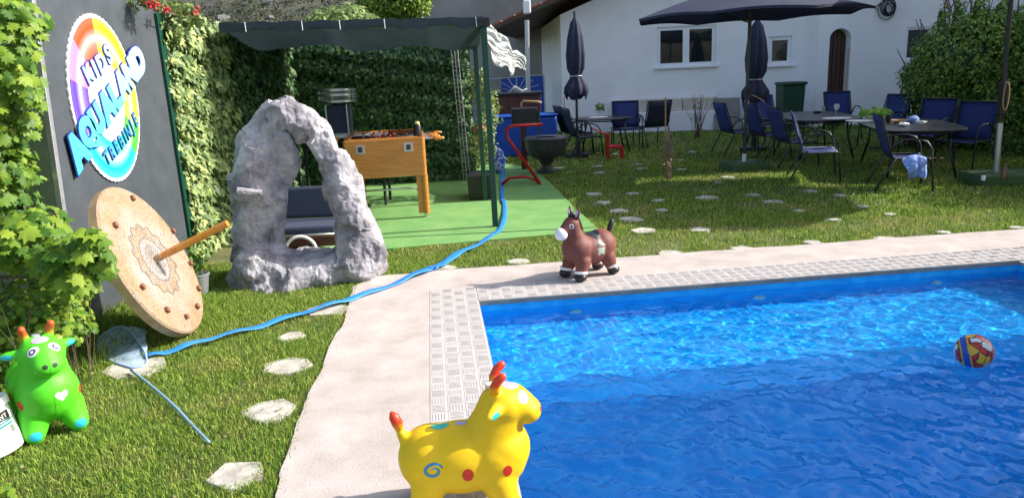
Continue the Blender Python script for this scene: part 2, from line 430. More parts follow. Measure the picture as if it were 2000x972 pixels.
# deck slab (outline follows the ragged lawn edge)
dl = [(540, 972), (546, 930), (568, 868), (588, 812), (604, 772), (630, 722), (648, 668), (668, 640), (682, 598), (690, 562), (735, 541), (800, 536), (850, 531)]
dlp = [G(*p) for p in dl]
rag = []
for i in range(len(dlp) - 1):
    for k in range(4):
        q = dlp[i].lerp(dlp[i + 1], k / 4); rag.append(q + Vector((random.uniform(-.006, .006), random.uniform(-.006, .006), 0)))
DT = .96                                       # far edge of the deck, in the pool frame
far_edge = [P(-.35 + k * .25, DT + random.uniform(-.015, .015)) for k in range(0, 60)]
right = [P(15, DT), P(15, CW + .002)]
poly = [P(-.8, PNEAR - 1), ] + [G(520, 1300)] + rag + far_edge + right + [P(-CW - .002, CW + .002), P(-CW - .002, PNEAR - 1)]
dk = MB(); dk.prism([(p.x, p.y) for p in poly], -.06, .012)
deck = dk.build('pool_deck', M['deck']); tag(deck, kind='structure')
d2 = MB(); slab(d2, PLEN + CW + .002, 15, PNEAR - 3, CW, -.06, .012); tag(d2.build('side_deck', M['deck']), kind='structure')
deck_poly = [(p.x, p.y) for p in poly]
# water: finely rippled sheet
nx, ny = 560, 620
S_ = np.linspace(.001, PLEN - .001, nx); T_ = np.linspace(-4.8, -.001, ny)
SS, TT = np.meshgrid(S_, T_, indexing='ij')
zz = np.zeros_like(SS)
r2 = np.random.default_rng(3)
for k in range(64):
    lam = r2.uniform(.035, .20) if k > 8 else r2.uniform(.3, .8); th = r2.uniform(0, 2 * PI); kk = 2 * PI / lam
    amp = .0036 * lam * r2.uniform(.6, 1.4)
    ph = r2.uniform(0, 6.28) + .8 * np.sin(SS * r2.uniform(1, 3) + TT * r2.uniform(1, 3))
    zz += amp * np.sin(kk * (SS * math.cos(th) + TT * math.sin(th)) + ph)
AMP = .42 + .95 / (1 + np.exp((TT + 1.45) * 9))
XX = O.x + E1.x * SS + E2.x * TT; YY = O.y + E1.y * SS + E2.y * TT
wv = np.stack([XX, YY, WZ + zz * AMP], -1).reshape(-1, 3)
ii = np.arange(nx * ny).reshape(nx, ny)
wf = np.stack([ii[:-1, :-1], ii[1:, :-1], ii[1:, 1:], ii[:-1, 1:]], -1).reshape(-1, 4)
mw = bpy.data.materials.new('pool_water'); mw.use_nodes = True; N = mw.node_tree.nodes; L = mw.node_tree.links
N.remove(N["Principled BSDF"])
gl = N.new('ShaderNodeBsdfGlass'); gl.inputs['IOR'].default_value = 1.33; gl.inputs['Roughness'].default_value = 0; gl.inputs['Color'].default_value = (.72, .94, 1, 1)
L.new(gl.outputs[0], N['Material Output'].inputs[0])
water = npmesh('pool_water', wv, wf, mw, None, True); tag(water, kind='structure')
wn = MB(); wn.quad(P(.001, PNEAR, WZ), P(PLEN, PNEAR, WZ), P(PLEN, -4.8, WZ), P(.001, -4.8, WZ))
sun.data.cycles.is_caustics_light = True; water.cycles.is_caustics_caster = True; pool.cycles.is_caustics_receiver = True

# green carpet
ca = [G(700, 493), G(1172, 452), G(1120, 405), G(1078, 362), G(1046, 333), G(1000, 322), G(560, 345), G(520, 470)]
carp = MB(); carp.prism([(p.x, p.y) for p in ca], -.03, .014); tag(carp.build('green_carpet', M['turfmat']), kind='structure')
carp_poly = [(p.x, p.y) for p in ca]
sm = MB(); a_, b_ = G(705, 467, .014), G(1165, 444, .014); sm.tube([a_, b_], .006, 5); sm.build('carpet_seam', M['ivyback'], None); tag(bpy.data.objects['carpet_seam'], kind='structure')

# stepping stones
stones = [(560, 713, 50), (527, 800, 56), (457, 925, 64), (640, 603, 45), (262, 714, 62), (570, 655, 30), (1012, 509, 24), (1310, 493, 30), (1447, 484, 26), (1586, 472, 22),
          (1727, 465, 24), (1256, 449, 31), (1367, 447, 26), (1230, 427, 30), (1208, 411, 24), (1180, 394, 19), (1286, 390, 18), (1381, 385, 27), (1159, 378, 19),
          (1512, 393, 24), (1562, 411, 16), (1627, 427, 18), (1681, 402, 18), (1469, 380, 18), (1583, 372, 19), (1738, 417, 14), (1168, 324, 15), (1094, 327, 15),
          (1111, 336, 11), (1352, 296, 13), (1246, 320, 9), (1251, 329, 11), (1170, 337, 15), (1985, 443, 18), (870, 521, 24), (1292, 409, 14), (1404, 355, 12), (1236, 377, 15), (1330, 330, 14), (1420, 345, 16), (1205, 300, 12), (1330, 312, 12), (1060, 352, 10), (1845, 452, 16), (1640, 380, 14)]
path = thing('stepping_stone_path', None, None); path["kind"] = 'structure'
stone_zone = []
for px, py, hw in stones:
    c = G(px, py, .01); r_ = (G(px + hw, py, .01) - G(px - hw, py, .01)).length / 2; stone_zone.append((c.x, c.y, r_ * .72))
    b = MB(); n = random.choice((5, 6, 7)); a0 = random.uniform(0, 1)
    pts = [(c.x + math.cos(a0 + 2 * PI * i / n + random.uniform(-.2, .2)) * r_ * random.uniform(.82, 1.05), c.y + math.sin(a0 + 2 * PI * i / n) * r_ * random.uniform(.75, 1.0)) for i in range(n)]
    b.prism(pts, -.03, .006 + random.uniform(0, .005)); b.build('stepping_stone', M['stone'], path, bevel=.005)

# grass blades
def inside(px, py, poly):
    x, y = px, py; r = np.zeros(len(x), bool); n = len(poly)
    for i in range(n):
        x1, y1 = poly[i]; x2, y2 = poly[(i + 1) % n]
        c = ((y1 > y) != (y2 > y)) & (x < (x2 - x1) * (y - y1) / (y2 - y1 + 1e-12) + x1); r ^= c
    return r
def blades(n, x0, x1, y0, y1, h, wdt, patch=0.0):
    x = rng.uniform(x0, x1, n); y = rng.uniform(y0, y1, n)
    j = rng.normal(0, .018, (2, n))
    ok = ~inside(x + j[0], y + j[1], deck_poly) & ~inside(x, y, carp_poly)
    s = (x - O.x) * E1.x + (y - O.y) * E1.y; t = (x - O.x) * E2.x + (y - O.y) * E2.y
    ok &= ~((s > -CW - .05) & (t < DT - .02))
    for cx, cy, r_ in stone_zone: ok &= ((x - cx) ** 2 + (y - cy) ** 2) > (r_ * rng.uniform(.75, 1.08, n)) ** 2
    # only what the camera could see, with a margin
    ok &= np.abs(x) < 1.0 * y + 1.5
    x, y = x[ok], y[ok]; n = len(x)
    dens = np.sin(x * 5.3 + np.sin(y * 4)) * np.cos(y * 6.1 + np.sin(x * 7)); ok = rng.random(n) < .80 + .28 * dens + .3 * np.sin(x * 2.1 + 1.3 * np.sin(y * 1.7)) * np.sin(y * 2.6 + np.sin(x * 3.1)); x, y, dens = x[ok], y[ok], dens[ok]; n = len(x)
    hh = h * rng.uniform(.45, 1.25, n) * (1 + .25 * dens); a = rng.uniform(0, 2 * PI, n); lean = rng.uniform(.2, 1.3, n) * hh
    la = a + PI / 2 + rng.normal(0, .8, n)
    wx, wy = np.cos(a) * wdt / 2, np.sin(a) * wdt / 2; z0 = np.full(n, -.014)
    b1 = np.stack([x - wx, y - wy, z0], 1); b2 = np.stack([x + wx, y + wy, z0], 1)
    mx_, my_ = x + np.cos(la) * lean * .35, y + np.sin(la) * lean * .35
    m1 = np.stack([mx_ - wx * .8, my_ - wy * .8, hh * .62], 1); m2 = np.stack([mx_ + wx * .8, my_ + wy * .8, hh * .62], 1)
    tp = np.stack([x + np.cos(la) * lean, y + np.sin(la) * lean, hh], 1)
    Vv = np.stack([b1, b2, m2, m1, tp], 1).reshape(-1, 3); k = np.arange(n)[:, None] * 5
    Ff = np.concatenate([k + [0, 1, 2], k + [0, 2, 3], k + [3, 2, 4]], 0)
    return Vv, Ff
parts = [blades(260000, -3.9, -.55, 2.0, 6.9, .024, .0038), blades(90000, -1.3, 6.5, 5.6, 8.2, .024, .0055),
         blades(130000, -.5, 9.5, 7.6, 13, .026, .010), blades(45000, -1, 12, 13, 20, .04, .018), blades(9000, -3.6, -2.6, 3, 6.5, .10, .006)]
off = 0; Vs, Fs = [], []
for v_, f_ in parts: Vs.append(v_); Fs.append(f_ + off); off += len(v_)
gr = npmesh('lawn_grass', np.concatenate(Vs), np.concatenate(Fs), M['grass']); tag(gr, 'short green grass of the garden lawn', 'grass', kind='stuff')

# ------------------------------------------------------------------ house and background
def wallpt(px, py): return V(px, py, HY(px))
WA, WB = V(1100, 250, 19.0), V(1580, 215, 18.2); WA.z = WB.z = 0
def onwall(px, py, A=None, Bp=None, out=0.0):
    A = A or WA; Bp = Bp or WB
    d = ray(px, py); w_ = (Bp - A); n = Vector((w_.y, -w_.x, 0)).normalized()
    t = (A - C0).dot(n) / d.dot(n); return C0 + d * t + n * out * 1.0
wd_ = (WB - WA).normalized(); wn_ = Vector((wd_.y, -wd_.x, 0)); WANG = math.atan2(wd_.y, wd_.x)
house = thing('white_house', 'white plastered one storey house with brown eaves behind the lawn', 'house', WA)
def opening_wall(mb, A, D, L_, H_, th, holes, top=None):
    """wall of boxes around rectangular holes (u0,u1,z0,z1); D along, thickness going back"""
    nrm = Vector((-D.y, D.x, 0)); us = sorted({0, L_, *[h[0] for h in holes], *[h[1] for h in holes]})
    for i in range(len(us) - 1):
        u0, u1 = us[i], us[i + 1]; um = (u0 + u1) / 2; hs = sorted([h for h in holes if h[0] < um < h[1]], key=lambda h: h[2]); z = 0
        segs = []
        for h in hs:
            if h[2] > z: segs.append((z, h[2]))
            z = h[3]
        segs.append((z, H_))
        for a, b in segs:
            mb.box(A + D * um + nrm * th / 2 + Vector((0, 0, (a + b) / 2)), (u1 - u0 , th, b - a), math.atan2(D.y, D.x))
def uw(px, py):
    p = onwall(px, py); return (p - WA).dot(wd_), p.z
w1a, w1b = uw(1283, 132), uw(1399, 48); w2a, w2b = uw(1500, 128), uw(1548, 70)
LW = (WB - WA).length
holes = [(w1a[0], w1b[0], w1a[1], w1b[1]), (w2a[0], w2b[0], w2a[1], w2b[1])]
b = MB(); opening_wall(b, WA, wd_, LW, 4.6, .3, holes)
W2D = Vector((math.cos(math.radians(3)), math.sin(math.radians(3)), 0)); W2A = WB - wn_ * -.35 * 1.0
W2A = WB + Vector((0, -.35, 0))
def on2(px, py): return onwall(px, py, W2A, W2A + W2D)
da, db = on2(1612, 235), on2(1664, 55); u0, u1, zt = (da - W2A).dot(W2D), (db - W2A).dot(W2D), db.z
opening_wall(b, W2A, W2D, 7.5, 4.6, .35, [(u0, u1, 0, zt), ((on2(1772, 60) - W2A).dot(W2D), (on2(1822, 60) - W2A).dot(W2D), on2(1772, 118).z, on2(1772, 54).z)])
# arch spandrels over the door
rA = (u1 - u0) / 2; n2 = Vector((-W2D.y, W2D.x, 0))
for sg in (-1, 1):
    pts = [(sg * rA, 0)] + [(sg * rA * math.cos(a), rA * .9 * math.sin(a)) for a in np.linspace(0, PI / 2, 9)] + [(sg * rA, rA * .9)]
    pts = pts[1:]
    k = len(b.v)
    for dep in (.004, .34):
        for x, z in pts: b.v.append(W2A + W2D * ((u0 + u1) / 2 + x) + n2 * dep + Vector((0, 0, zt - rA * .9 + z)))
    n = len(pts); b.f.append([k + i for i in range(n)]); b.f.append([k + n + i for i in range(n)][::-1])
    for i in range(n): b.f.append([k + i, k + (i + 1) % n, k + n + (i + 1) % n, k + n + i])
_bk = Vector((1.02, 25.5, 0)); _m = (WA + _bk) / 2; _l = (_bk - WA).length; b.box((_m.x + .15, _m.y + .1, 2.3), (.28, _l, 4.6), math.atan2(_bk.y - WA.y, _bk.x - WA.x) - PI / 2)                       # left side wall
e0 = V(1008, 62, 18.2); e1_ = V(1150, 0, 18.4); sl = (e1_.z - e0.z) / (e1_.x - e0.x); ridx = 8.6
def roofz(x): return e0.z + sl * (x - e0.x) - .03 if x < ridx else e0.z + sl * (ridx - e0.x) - sl * (x - ridx) - .03
for v in b.v:
    if v.z > 2.2: v.z = min(v.z + 2, roofz(v.x)) if v.z > 4.5 else min(v.z, roofz(v.x))
wl = b.build('wall', M['white'], house, world=True)
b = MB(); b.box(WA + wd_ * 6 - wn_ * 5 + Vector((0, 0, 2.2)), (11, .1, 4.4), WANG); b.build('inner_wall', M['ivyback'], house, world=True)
# gable roof: left slope passing (1010,60) and (1150,0)
e0 = V(1008, 62, 18.2); e1_ = V(1150, 0, 18.4)
sl = (e1_.z - e0.z) / (e1_.x - e0.x); 
for nm, x0, x1, z0, z1 in (('roof', e0.x, ridx, e0.z, e0.z + sl * (ridx - e0.x)), ('roof', ridx, ridx + 7.0, e0.z + sl * (ridx - e0.x), e0.z + sl * (ridx - e0.x) - sl * 7)):
    ang = math.atan2(z1 - z0, x1 - x0); ln = math.hypot(x1 - x0, z1 - z0)
    Mr = Matrix.Rotation(WANG, 3, 'Z') @ Matrix.Rotation(-ang, 3, 'Y')
    b = MB(); b.box(Vector(((x0 + x1) / 2, 18.2 + 4.6, (z0 + z1) / 2 + .08)), (ln, 10, .10), M=Mr); rf_ = b.build(nm, M['brown'], house, world=True)
    b = MB()
    for k in range(26):
        u = -ln / 2 + (k + .5) * ln / 26
        b.box(Vector(((x0 + x1) / 2, 18.2 + 4.6, (z0 + z1) / 2 + .15)) + Mr @ Vector((u, 0, 0)), (ln / 26 * .8, 10, .05), M=Mr)
    b.build('roof_tile_rows', M['rooftile'], rf_)
    bpy.data.objects[rf_.children[0].name].matrix_basis = Matrix.Translation(-Vector(WA)); 
# windows
def window(par, A, D, u0, u1, z0, z1, panes, fr_=.06, dep=.10):
    nn = Vector((-D.y, D.x, 0)); an = math.atan2(D.y, D.x); b = MB()
    def bx(a0, a1, c0, c1, d0, d1): b.box(A + D * (a0 + a1) / 2 + nn * (d0 + d1) / 2 + Vector((0, 0, (c0 + c1) / 2)), (a1 - a0, d1 - d0, c1 - c0), an)
    bx(u0, u1, z1 - fr_, z1, dep - .05, dep + .05); bx(u0, u1, z0, z0 + fr_, dep - .05, dep + .05)
    bx(u0, u0 + fr_, z0 + fr_, z1 - fr_, dep - .05, dep + .05); bx(u1 - fr_, u1, z0 + fr_, z1 - fr_, dep - .05, dep + .05)
    for k in range(1, panes):
        u = u0 + (u1 - u0) * k / panes; bx(u - fr_ * .9, u + fr_ * .9, z0 + fr_, z1 - fr_, dep - .052, dep + .048)
    f = b.build('window', M['white2'], par, world=True)
    for k in range(panes):
        a0 = u0 + (u1 - u0) * k / panes + .04; a1 = u0 + (u1 - u0) * (k + 1) / panes - .04
        b = MB(); b.box(A + D * (a0 + a1) / 2 + nn * (dep + .01) + Vector((0, 0, (z0 + z1) / 2)), (a1 - a0, .01, z1 - z0 - .06), an)
        b.v = [v - Vector(WA) for v in b.v]; b.build('pane', M['glassd'], f)
    b = MB(); b.box(A + D * (u0 + u1) / 2 + nn * (-.03) + Vector((0, 0, z0 - .025)), (u1 - u0 + .1, .12, .04), an); b.v = [v - Vector(WA) for v in b.v]; b.build('sill', M['white2'], f)
window(house, WA, wd_, *holes[0], 2, .085); window(house, WA, wd_, *holes[1], 1, .09)
hA = (on2(1772, 60) - W2A).dot(W2D), (on2(1822, 60) - W2A).dot(W2D), on2(1772, 118).z, on2(1772, 54).z
window(house, W2A, W2D, *hA, 1)
b = MB()
for k in range(5): b.box(W2A + W2D * (u0 + (k + .5) * (u1 - u0) / 5) + n2 * .27 + Vector((0, 0, zt / 2)), ((u1 - u0) / 5 - .012, .05, zt), math.atan2(W2D.y, W2D.x))
dr = b.build('door', M['door'], house, world=True, bevel=.004)
b = MB(); b.box(W2A + W2D * (u1 + .0) + n2 * .05 + Vector((0, 0, zt * .40)), (.035, .08, zt * .80)); b.build('painted_sunlit_jamb', M['plinth'], house, world=True)  # pale strip on the right jamb; sunlight is put into its colour
# ledge at the foot of the house wall
la, lb = onwall(1195, 248), onwall(1400, 248); la.z = lb.z = 0
ledge = thing('stone_ledge', 'low beige stone ledge along the foot of the white house wall', 'ledge', la)
dd = (lb - la); ld = dd.length; dd.normalize(); zl = onwall(1290, 193).z
b = MB(); b.box(la + dd * ld / 2 + wn_ * .18 + Vector((0, 0, zl * .31)), (ld, .36, zl * .62), WANG); b.build('base_course', M['white'], ledge, world=True, bevel=.02)
for k in range(6):
    b = MB(); b.box(la + dd * (ld * (k + .5) / 6) + wn_ * .14 + Vector((0, 0, zl * .81)), (ld / 6 - .012, .26, zl * .38 - .004), WANG); b.build('cap_stone', M['plinth'], ledge, world=True, bevel=.015)
# leaning grey panel, plank leaning
pc = onwall(1412, 238, out=0.1); pt = onwall(1412, 190)
b = MB(); Mr = Matrix.Rotation(WANG, 3, 'Z') @ Matrix.Rotation(math.radians(-14), 3, 'X')
hgt = pt.z; b.box(Vector((pc.x, pc.y - .25, hgt / 2)), (.62, .03, hgt), M=Mr)
tag(b.build('grey_panel', M['conc'], bevel=.004), 'flat grey panel leaning on the house wall beside the bare twigs', 'panel')
# cable coil
c = on2(1733, 18); b = MB()
for k in range(9):
    r_ = .17 + random.uniform(-.05, .05); ox, oz = random.uniform(-.05, .05), random.uniform(-.05, .05); th = random.uniform(.6, 1)
    b.tube([c + W2D * (ox + r_ * th * math.cos(a)) + Vector((0, -.04 - .012 * k, oz + r_ * math.sin(a))) for a in np.linspace(0, 2 * PI, 22)[:-1]], .010, 5, closed=True)
b.tube([c + W2D * (-.1) + Vector((0, -.05, .2)), c + Vector((-.3, -.04, .05)), c + Vector((-.25, -.03, -.02))], .01, 5)
tag(b.build('cable_coil', M['black'], smooth=True), 'black cable coiled high on the white wall right of the door', 'cable')
# downspout and gutter box
dp = V(1033, 262, 17.6); dt = V(1029, 40, 17.6); dsp = thing('downspout', 'white downpipe with a rounded box on top left of the house', 'drainpipe', (dp.x, dp.y, 0))
b = MB(); b.tube([(dp.x, dp.y, 0), (dt.x, dt.y, dt.z)], .055, 12); b.build('pipe', M['alu'], dsp, smooth='auto', world=True)
b = MB(); q = V(1029, 14, 17.6); b.box((q.x, q.y, q.z), (.17, .16, .30)); b.build('hopper_box', M['white2'], dsp, world=True, bevel=.03)
# retaining wall behind
rw0, rw1 = V(815, 100, 25.0), V(1160, 100, 23.0)
dW = Vector((rw1.x - rw0.x, rw1.y - rw0.y, 0)); 
b = MB(); mid = (rw0 + rw1) / 2; b.box((mid.x, mid.y, 3.0), (dW.length + 1, .5, 6.6), math.atan2(dW.y, dW.x))
rw = b.build('retaining_wall', M['wall']); tag(rw, 'tall stained grey concrete retaining wall behind the canopy', 'wall')
# hill
hx, hy = np.meshgrid(np.linspace(-60, 30, 150), np.linspace(17, 110, 150), indexing='ij'); hz = np.zeros_like(hx)
for i in range(150):
    for j in range(150):
        x, y = hx[i, j], hy[i, j]
        f = max(0, y - 25 + .25 * (x + 5)) if x < -2 else max(0, y - 27)
        hz[i, j] = -.3 + min(40, .42 * f) * (1 + .25 * noise.noise((x * .1, y * .1, 0))) + .35 * noise.noise((x * .7, y * .7, 2)) * min(1, f)
hv = np.stack([hx, hy, hz], -1).reshape(-1, 3); ii = np.arange(150 * 150).reshape(150, 150)
hf = np.stack([ii[:-1, :-1], ii[1:, :-1], ii[1:, 1:], ii[:-1, 1:]], -1).reshape(-1, 4)
tag(npmesh('hill', hv, hf, M['hill'], None, True), kind='structure')
# scrub and rocks of the hill
n = 900; xs = rng.uniform(-22, 2, n); ys = rng.uniform(25, 50, n); keep = np.abs(xs + 9) < 14; P_, N_ = [], []
def hillz(x, y):
    i = int((x + 60) / 90 * 149); j = int((y - 17) / 93 * 149); return hz[min(149, max(0, i)), min(149, max(0, j))]
ells = []
for x, y in zip(xs, ys):
    s_ = random.uniform(.25, .75); ells.append((x, y, hillz(x, y) + s_ * .3, s_, s_, s_ * .7))
pp, nn_ = cloud(ells, 60000, .7); o = foliage(None, pp, nn_, rng.uniform(.08, .2, len(pp)), rng.uniform(0, 6.28, len(pp)), 'simple', M['scrub'], stuff='hill_scrub')
tag(o, 'olive green scrub covering the rocky hillside', 'scrub', kind='stuff')
rb = MB()
for k in range(130):
    x, y = random.uniform(-20, 0), random.uniform(26, 48); s_ = random.uniform(.12, .5); k0 = len(rb.v); rb.sphere((x, y, hillz(x, y) + s_ * .2), s_, 4, (1, 1, .6))
    for i in range(k0, len(rb.v)): rb.v[i] += noise.noise_vector(rb.v[i] * 1.7) * s_ * .5
tag(rb.build('hill_rocks', M['hrock']), 'pale rocks scattered on the scrubby hillside', 'rocks', kind='stuff')
def bush(name, label, cat, pxs, Y, m, n, size, dep=.8, nobj=0, group=None, trunk=True, kind='simple', shell=.55):
    """ells given as pixel centre and half sizes at depth Y"""
    es = []
    for px, py, rx, ry in pxs:
        c = V(px, py, Y); k = Y / FPX; es.append((c.x, c.y, c.z, rx * k, dep, ry * k))
    cx = sum(e[0] for e in es) / len(es); base = Vector((cx, Y, 0)); t = thing(name, label, cat, base, 0, group)
    pp, nn_ = cloud(es, n, shell)
    foliage(t, pp, nn_, size * rng.uniform(.6, 1.3, len(pp)), rng.normal(0, .8, len(pp)), kind, m, nobj, base=base, stuff='foliage')
    if trunk:
        for e in es[:14]:
            e_ = Vector(e[:3]); m_ = base.lerp(e_, .5) + Vector((random.uniform(-.1, .1), 0, 0)); m_.z = e_.z * .4
            b = MB(); b.tube([base + Vector((random.uniform(-.008, .008), random.uniform(-.008, .008), -.02)), m_, e_], [.03, .022, .01], 6); b.build('branch', M['bark'], t, world=True)
    return t
bush('clipped_tree', 'dense dark green clipped tree in front of the grey retaining wall', 'tree', [(775, -10, 62, 42), (740, -5, 40, 38), (805, -8, 32, 38)], 19, M['hedge'], 12000, .10)
bush('pale_shrub', 'pale yellow green shrub rising behind the shade canopy', 'shrub', [(640, 45, 32, 26), (680, 40, 34, 30), (718, 48, 24, 20)], 15, M['bushl'], 2600, .13)
bush('dark_shrub', 'dark shrub at the foot of the hillside behind the canopy', 'shrub', [(560, 75, 60, 22), (480, 80, 40, 20)], 16, M['hedge'], 2500, .12)

# ------------------------------------------------------------------ ivy screens and canopy
XL = -2.85 * K
fa, fb = Vector((XL, XP(305, 30, XL).y, 0)), Vector((XL - .1, 11.7, 0))
bk = Vector((G(925, 362).x, 11.7, 0))
def screen(name, label, A, Bq, H_, nl, m, size, nobj):
    t = thing(name, label, 'ivy screen', A); D = (Bq - A); Ln = D.length; D.normalize(); nn = Vector((D.y, -D.x, 0)); 
    if nn.dot(Vector((0, 0, 0)) - A) < 0: nn = -nn
    b = MB(); b.box(A + D * Ln / 2 - nn * .03 + Vector((0, 0, H_ / 2)), (Ln, .02, H_ - .04), math.atan2(D.y, D.x)); b.build('backing_mesh', M['ivyback'], t, world=True)
    u = rng.uniform(0, Ln, nl); z = rng.uniform(0, H_ + .05, nl); d_ = rng.uniform(-.01, .07, nl) + .03 * np.sin(z * 21 + u * 3)
    z = z + .02 * np.sin(u * 5)
    pos = np.array(A)[None] + u[:, None] * np.array(D) + d_[:, None] * np.array(nn); pos[:, 2] = z
    nr = np.array(nn)[None] + rng.normal(0, .42, (nl, 3)) + np.array([0, 0, .25])
    foliage(t, pos, nr, size * rng.uniform(.65, 1.3, nl), rng.normal(0, .6, nl), 'ivy', m, nobj, base=A, stuff='ivy_leaf_mass')
    return t, D, nn
H_I = 2.06 * K
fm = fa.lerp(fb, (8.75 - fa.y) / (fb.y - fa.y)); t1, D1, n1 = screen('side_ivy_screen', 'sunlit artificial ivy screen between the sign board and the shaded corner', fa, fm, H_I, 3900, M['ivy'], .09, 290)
screen('side_ivy_screen', 'ivy screen in the canopy corner with shade put into its dark leaf colour', fm + Vector((0, .02, 0)), fb, H_I, 4200, M['ivyd'], .08, 120)  # dark leaf colour stands in for the shade of the canopy
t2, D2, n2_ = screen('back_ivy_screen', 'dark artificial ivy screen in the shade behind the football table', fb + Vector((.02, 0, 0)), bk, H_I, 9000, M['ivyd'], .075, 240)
for k in range(4):
    b = MB(); p = fb.lerp(bk, k / 3) + n2_ * -.06; b.box((p.x, p.y, H_I / 2), (.05, .05, H_I)); b.build('post', M['greenmet'], t2, world=True)
# white trellis strip at the end of the back screen
tr = thing('white_trellis', 'narrow white wire trellis at the right end of the dark ivy screen', 'trellis', (bk.x, bk.y - .1, 0))
b = MB()
for dx in (-.05, .0, .05): b.tube([bk + Vector((dx - .12 , -.12, 0)), bk + Vector((dx - .2, -.12, H_I - .1))], .006, 5)
for k in range(34): z = .05 + k * .063; b.tube([bk + Vector((-.18 - .035 * z, -.12 + random.uniform(-.02, .02), z)), bk + Vector((-.06 - .035 * z, -.12, z + random.uniform(-.02, .02)))], .004, 4)
b.build('wires', M['alu'], tr, world=True)
can = thing('shade_canopy', 'dark green post frame carrying a sagging grey shade cloth', 'canopy', G(968, 442))
p1, p2 = G(968, 444), G(948, 393); zt1 = V(943, 44, p1.y).z; 
CT = 2.04 * K; bl = Vector((XL + .05, p1.y, CT)); 
b = MB(); t1_ = V(944, 44, p1.y); b.tube([p1, t1_], .045, 4); b.build('post', M['greenmet'], can, world=True, bevel=.004)
b = MB(); t2_ = V(927, 80, p2.y); b.tube([p2, t2_], .04, 4); b.build('post', M['greenmet'], can, world=True, bevel=.004)
fl = V(430, 55, p1.y); bkL = V(470, 84, 11.4); bkR = V(925, 96, 11.2)
b = MB(); b.tube([t1_ + Vector((.05, 0, 0)), fl], .03, 8); b.tube([t1_, t2_, bkR], .028, 8); b.build('top_beam', M['greenmet'], can, world=True)
b = MB(); b.box(t1_, (.14, .12, .09)); b.build('corner_bracket', M['black'], can, world=True, bevel=.01)
nu, nv = 60, 30; vv = []
for i in range(nu + 1):
    u = i / nu
    for j in range(nv + 1):
        v = j / nv; a = fl.lerp(t1_, u); c = bkL.lerp(bkR, u); p = a.lerp(c, v)
        p = p + Vector((0, 0, .045 - .20 * math.sin(PI * min(1, v * 1.0)) * (.35 + .65 * abs(math.sin(PI * u * 2.5))) - .04 * math.sin(u * 17) * v * (1 - v) * 4 + .03 * noise.noise((u * 9, v * 7, 1))))
        vv.append(tuple(p))
ii = np.arange((nu + 1) * (nv + 1)).reshape(nu + 1, nv + 1)
ff = np.stack([ii[:-1, :-1], ii[1:, :-1], ii[1:, 1:], ii[:-1, 1:]], -1).reshape(-1, 4)
cl = npmesh('shade_cloth', np.array(vv) - np.array(can.location), ff, M['cloth'], can, True)
b = MB()       # front valance of the cloth wrapped over the beam
k0 = 40
for i in range(k0 + 1):
    a = fl.lerp(t1_, i / k0); dz = .085 + .02 * math.sin(i * .7) + .015 * math.sin(i * 2.1)
    b.v += [a + Vector((0, -.035, .05 + .008 * math.sin(i * 1.3))), a + Vector((0, -.045, .05 - dz))]
b.f = [[2 * i, 2 * i + 1, 2 * i + 3, 2 * i + 2] for i in range(k0)]
b.build('valance', M['cloth'], can, world=True, smooth=True)
for px in (482, 592, 665, 752, 930):
    u = (px - 430) / (944 - 430); a = fl.lerp(t1_, u); b = MB(); b.tube([a + Vector((0, -.05, .05)), a + Vector((.005, -.06, -.045))], .004, 5); b.build('cable_tie', M['white2'], can, world=True)

# sign board
sb = thing('sign_board', 'tall dark grey board with an aluminium edge carrying the rainbow swim ring sign', 'sign', (XL, G(165, 648).y, 0))
y0 = XP(165, 645, XL).y - .02; y0t = XP(75, 30, XL).y; y1 = XP(300, 30, XL).y; zt = 2.25 * K
b = MB(); b.prism([(0, 0)] * 0 or [(0, 0), (1, 0), (1, 1)], 0, 0) if False else None
def slabx(mb, pts, x0, x1):            # polygon in (y,z) extruded along x
    k = len(mb.v); n = len(pts)
    for x in (x0, x1):
        for y, z in pts: mb.v.append(Vector((x, y, z)))
    mb.f.append([k + i for i in range(n)][::-1]); mb.f.append([k + n + i for i in range(n)])
    for i in range(n): j = (i + 1) % n; mb.f.append([k + i, k + j, k + n + j, k + n + i])
b = MB(); slabx(b, [(y0, 0), (y1, 0), (y1, zt), (y0t, zt)], XL - .05, XL); b.build('panel', M['board'], sb, world=True)
b = MB(); slabx(b, [(y0 - .045, 0), (y0 - .002, 0), (y0t - .002, zt), (y0t - .045, zt)], XL - .03, XL + .012); b.build('edge_profile', M['alu'], sb, world=True, bevel=.004)
b = MB(); slabx(b, [(y0 - .044, 0), (y0 - .004, 0), (y0t - .004, zt), (y0t - .044, zt)], XL - .24, XL - .032); b.build('side_panel', M['boardside'], sb, world=True)
b = MB(); slabx(b, [(y1 + .003, 0), (y1 + .10, 0), (y1 + .10, zt - .15), (y1 + .003, zt - .15)], XL - .05, XL + .03); b.build('green_post', M['greenmet'], sb, world=True, bevel=.005)
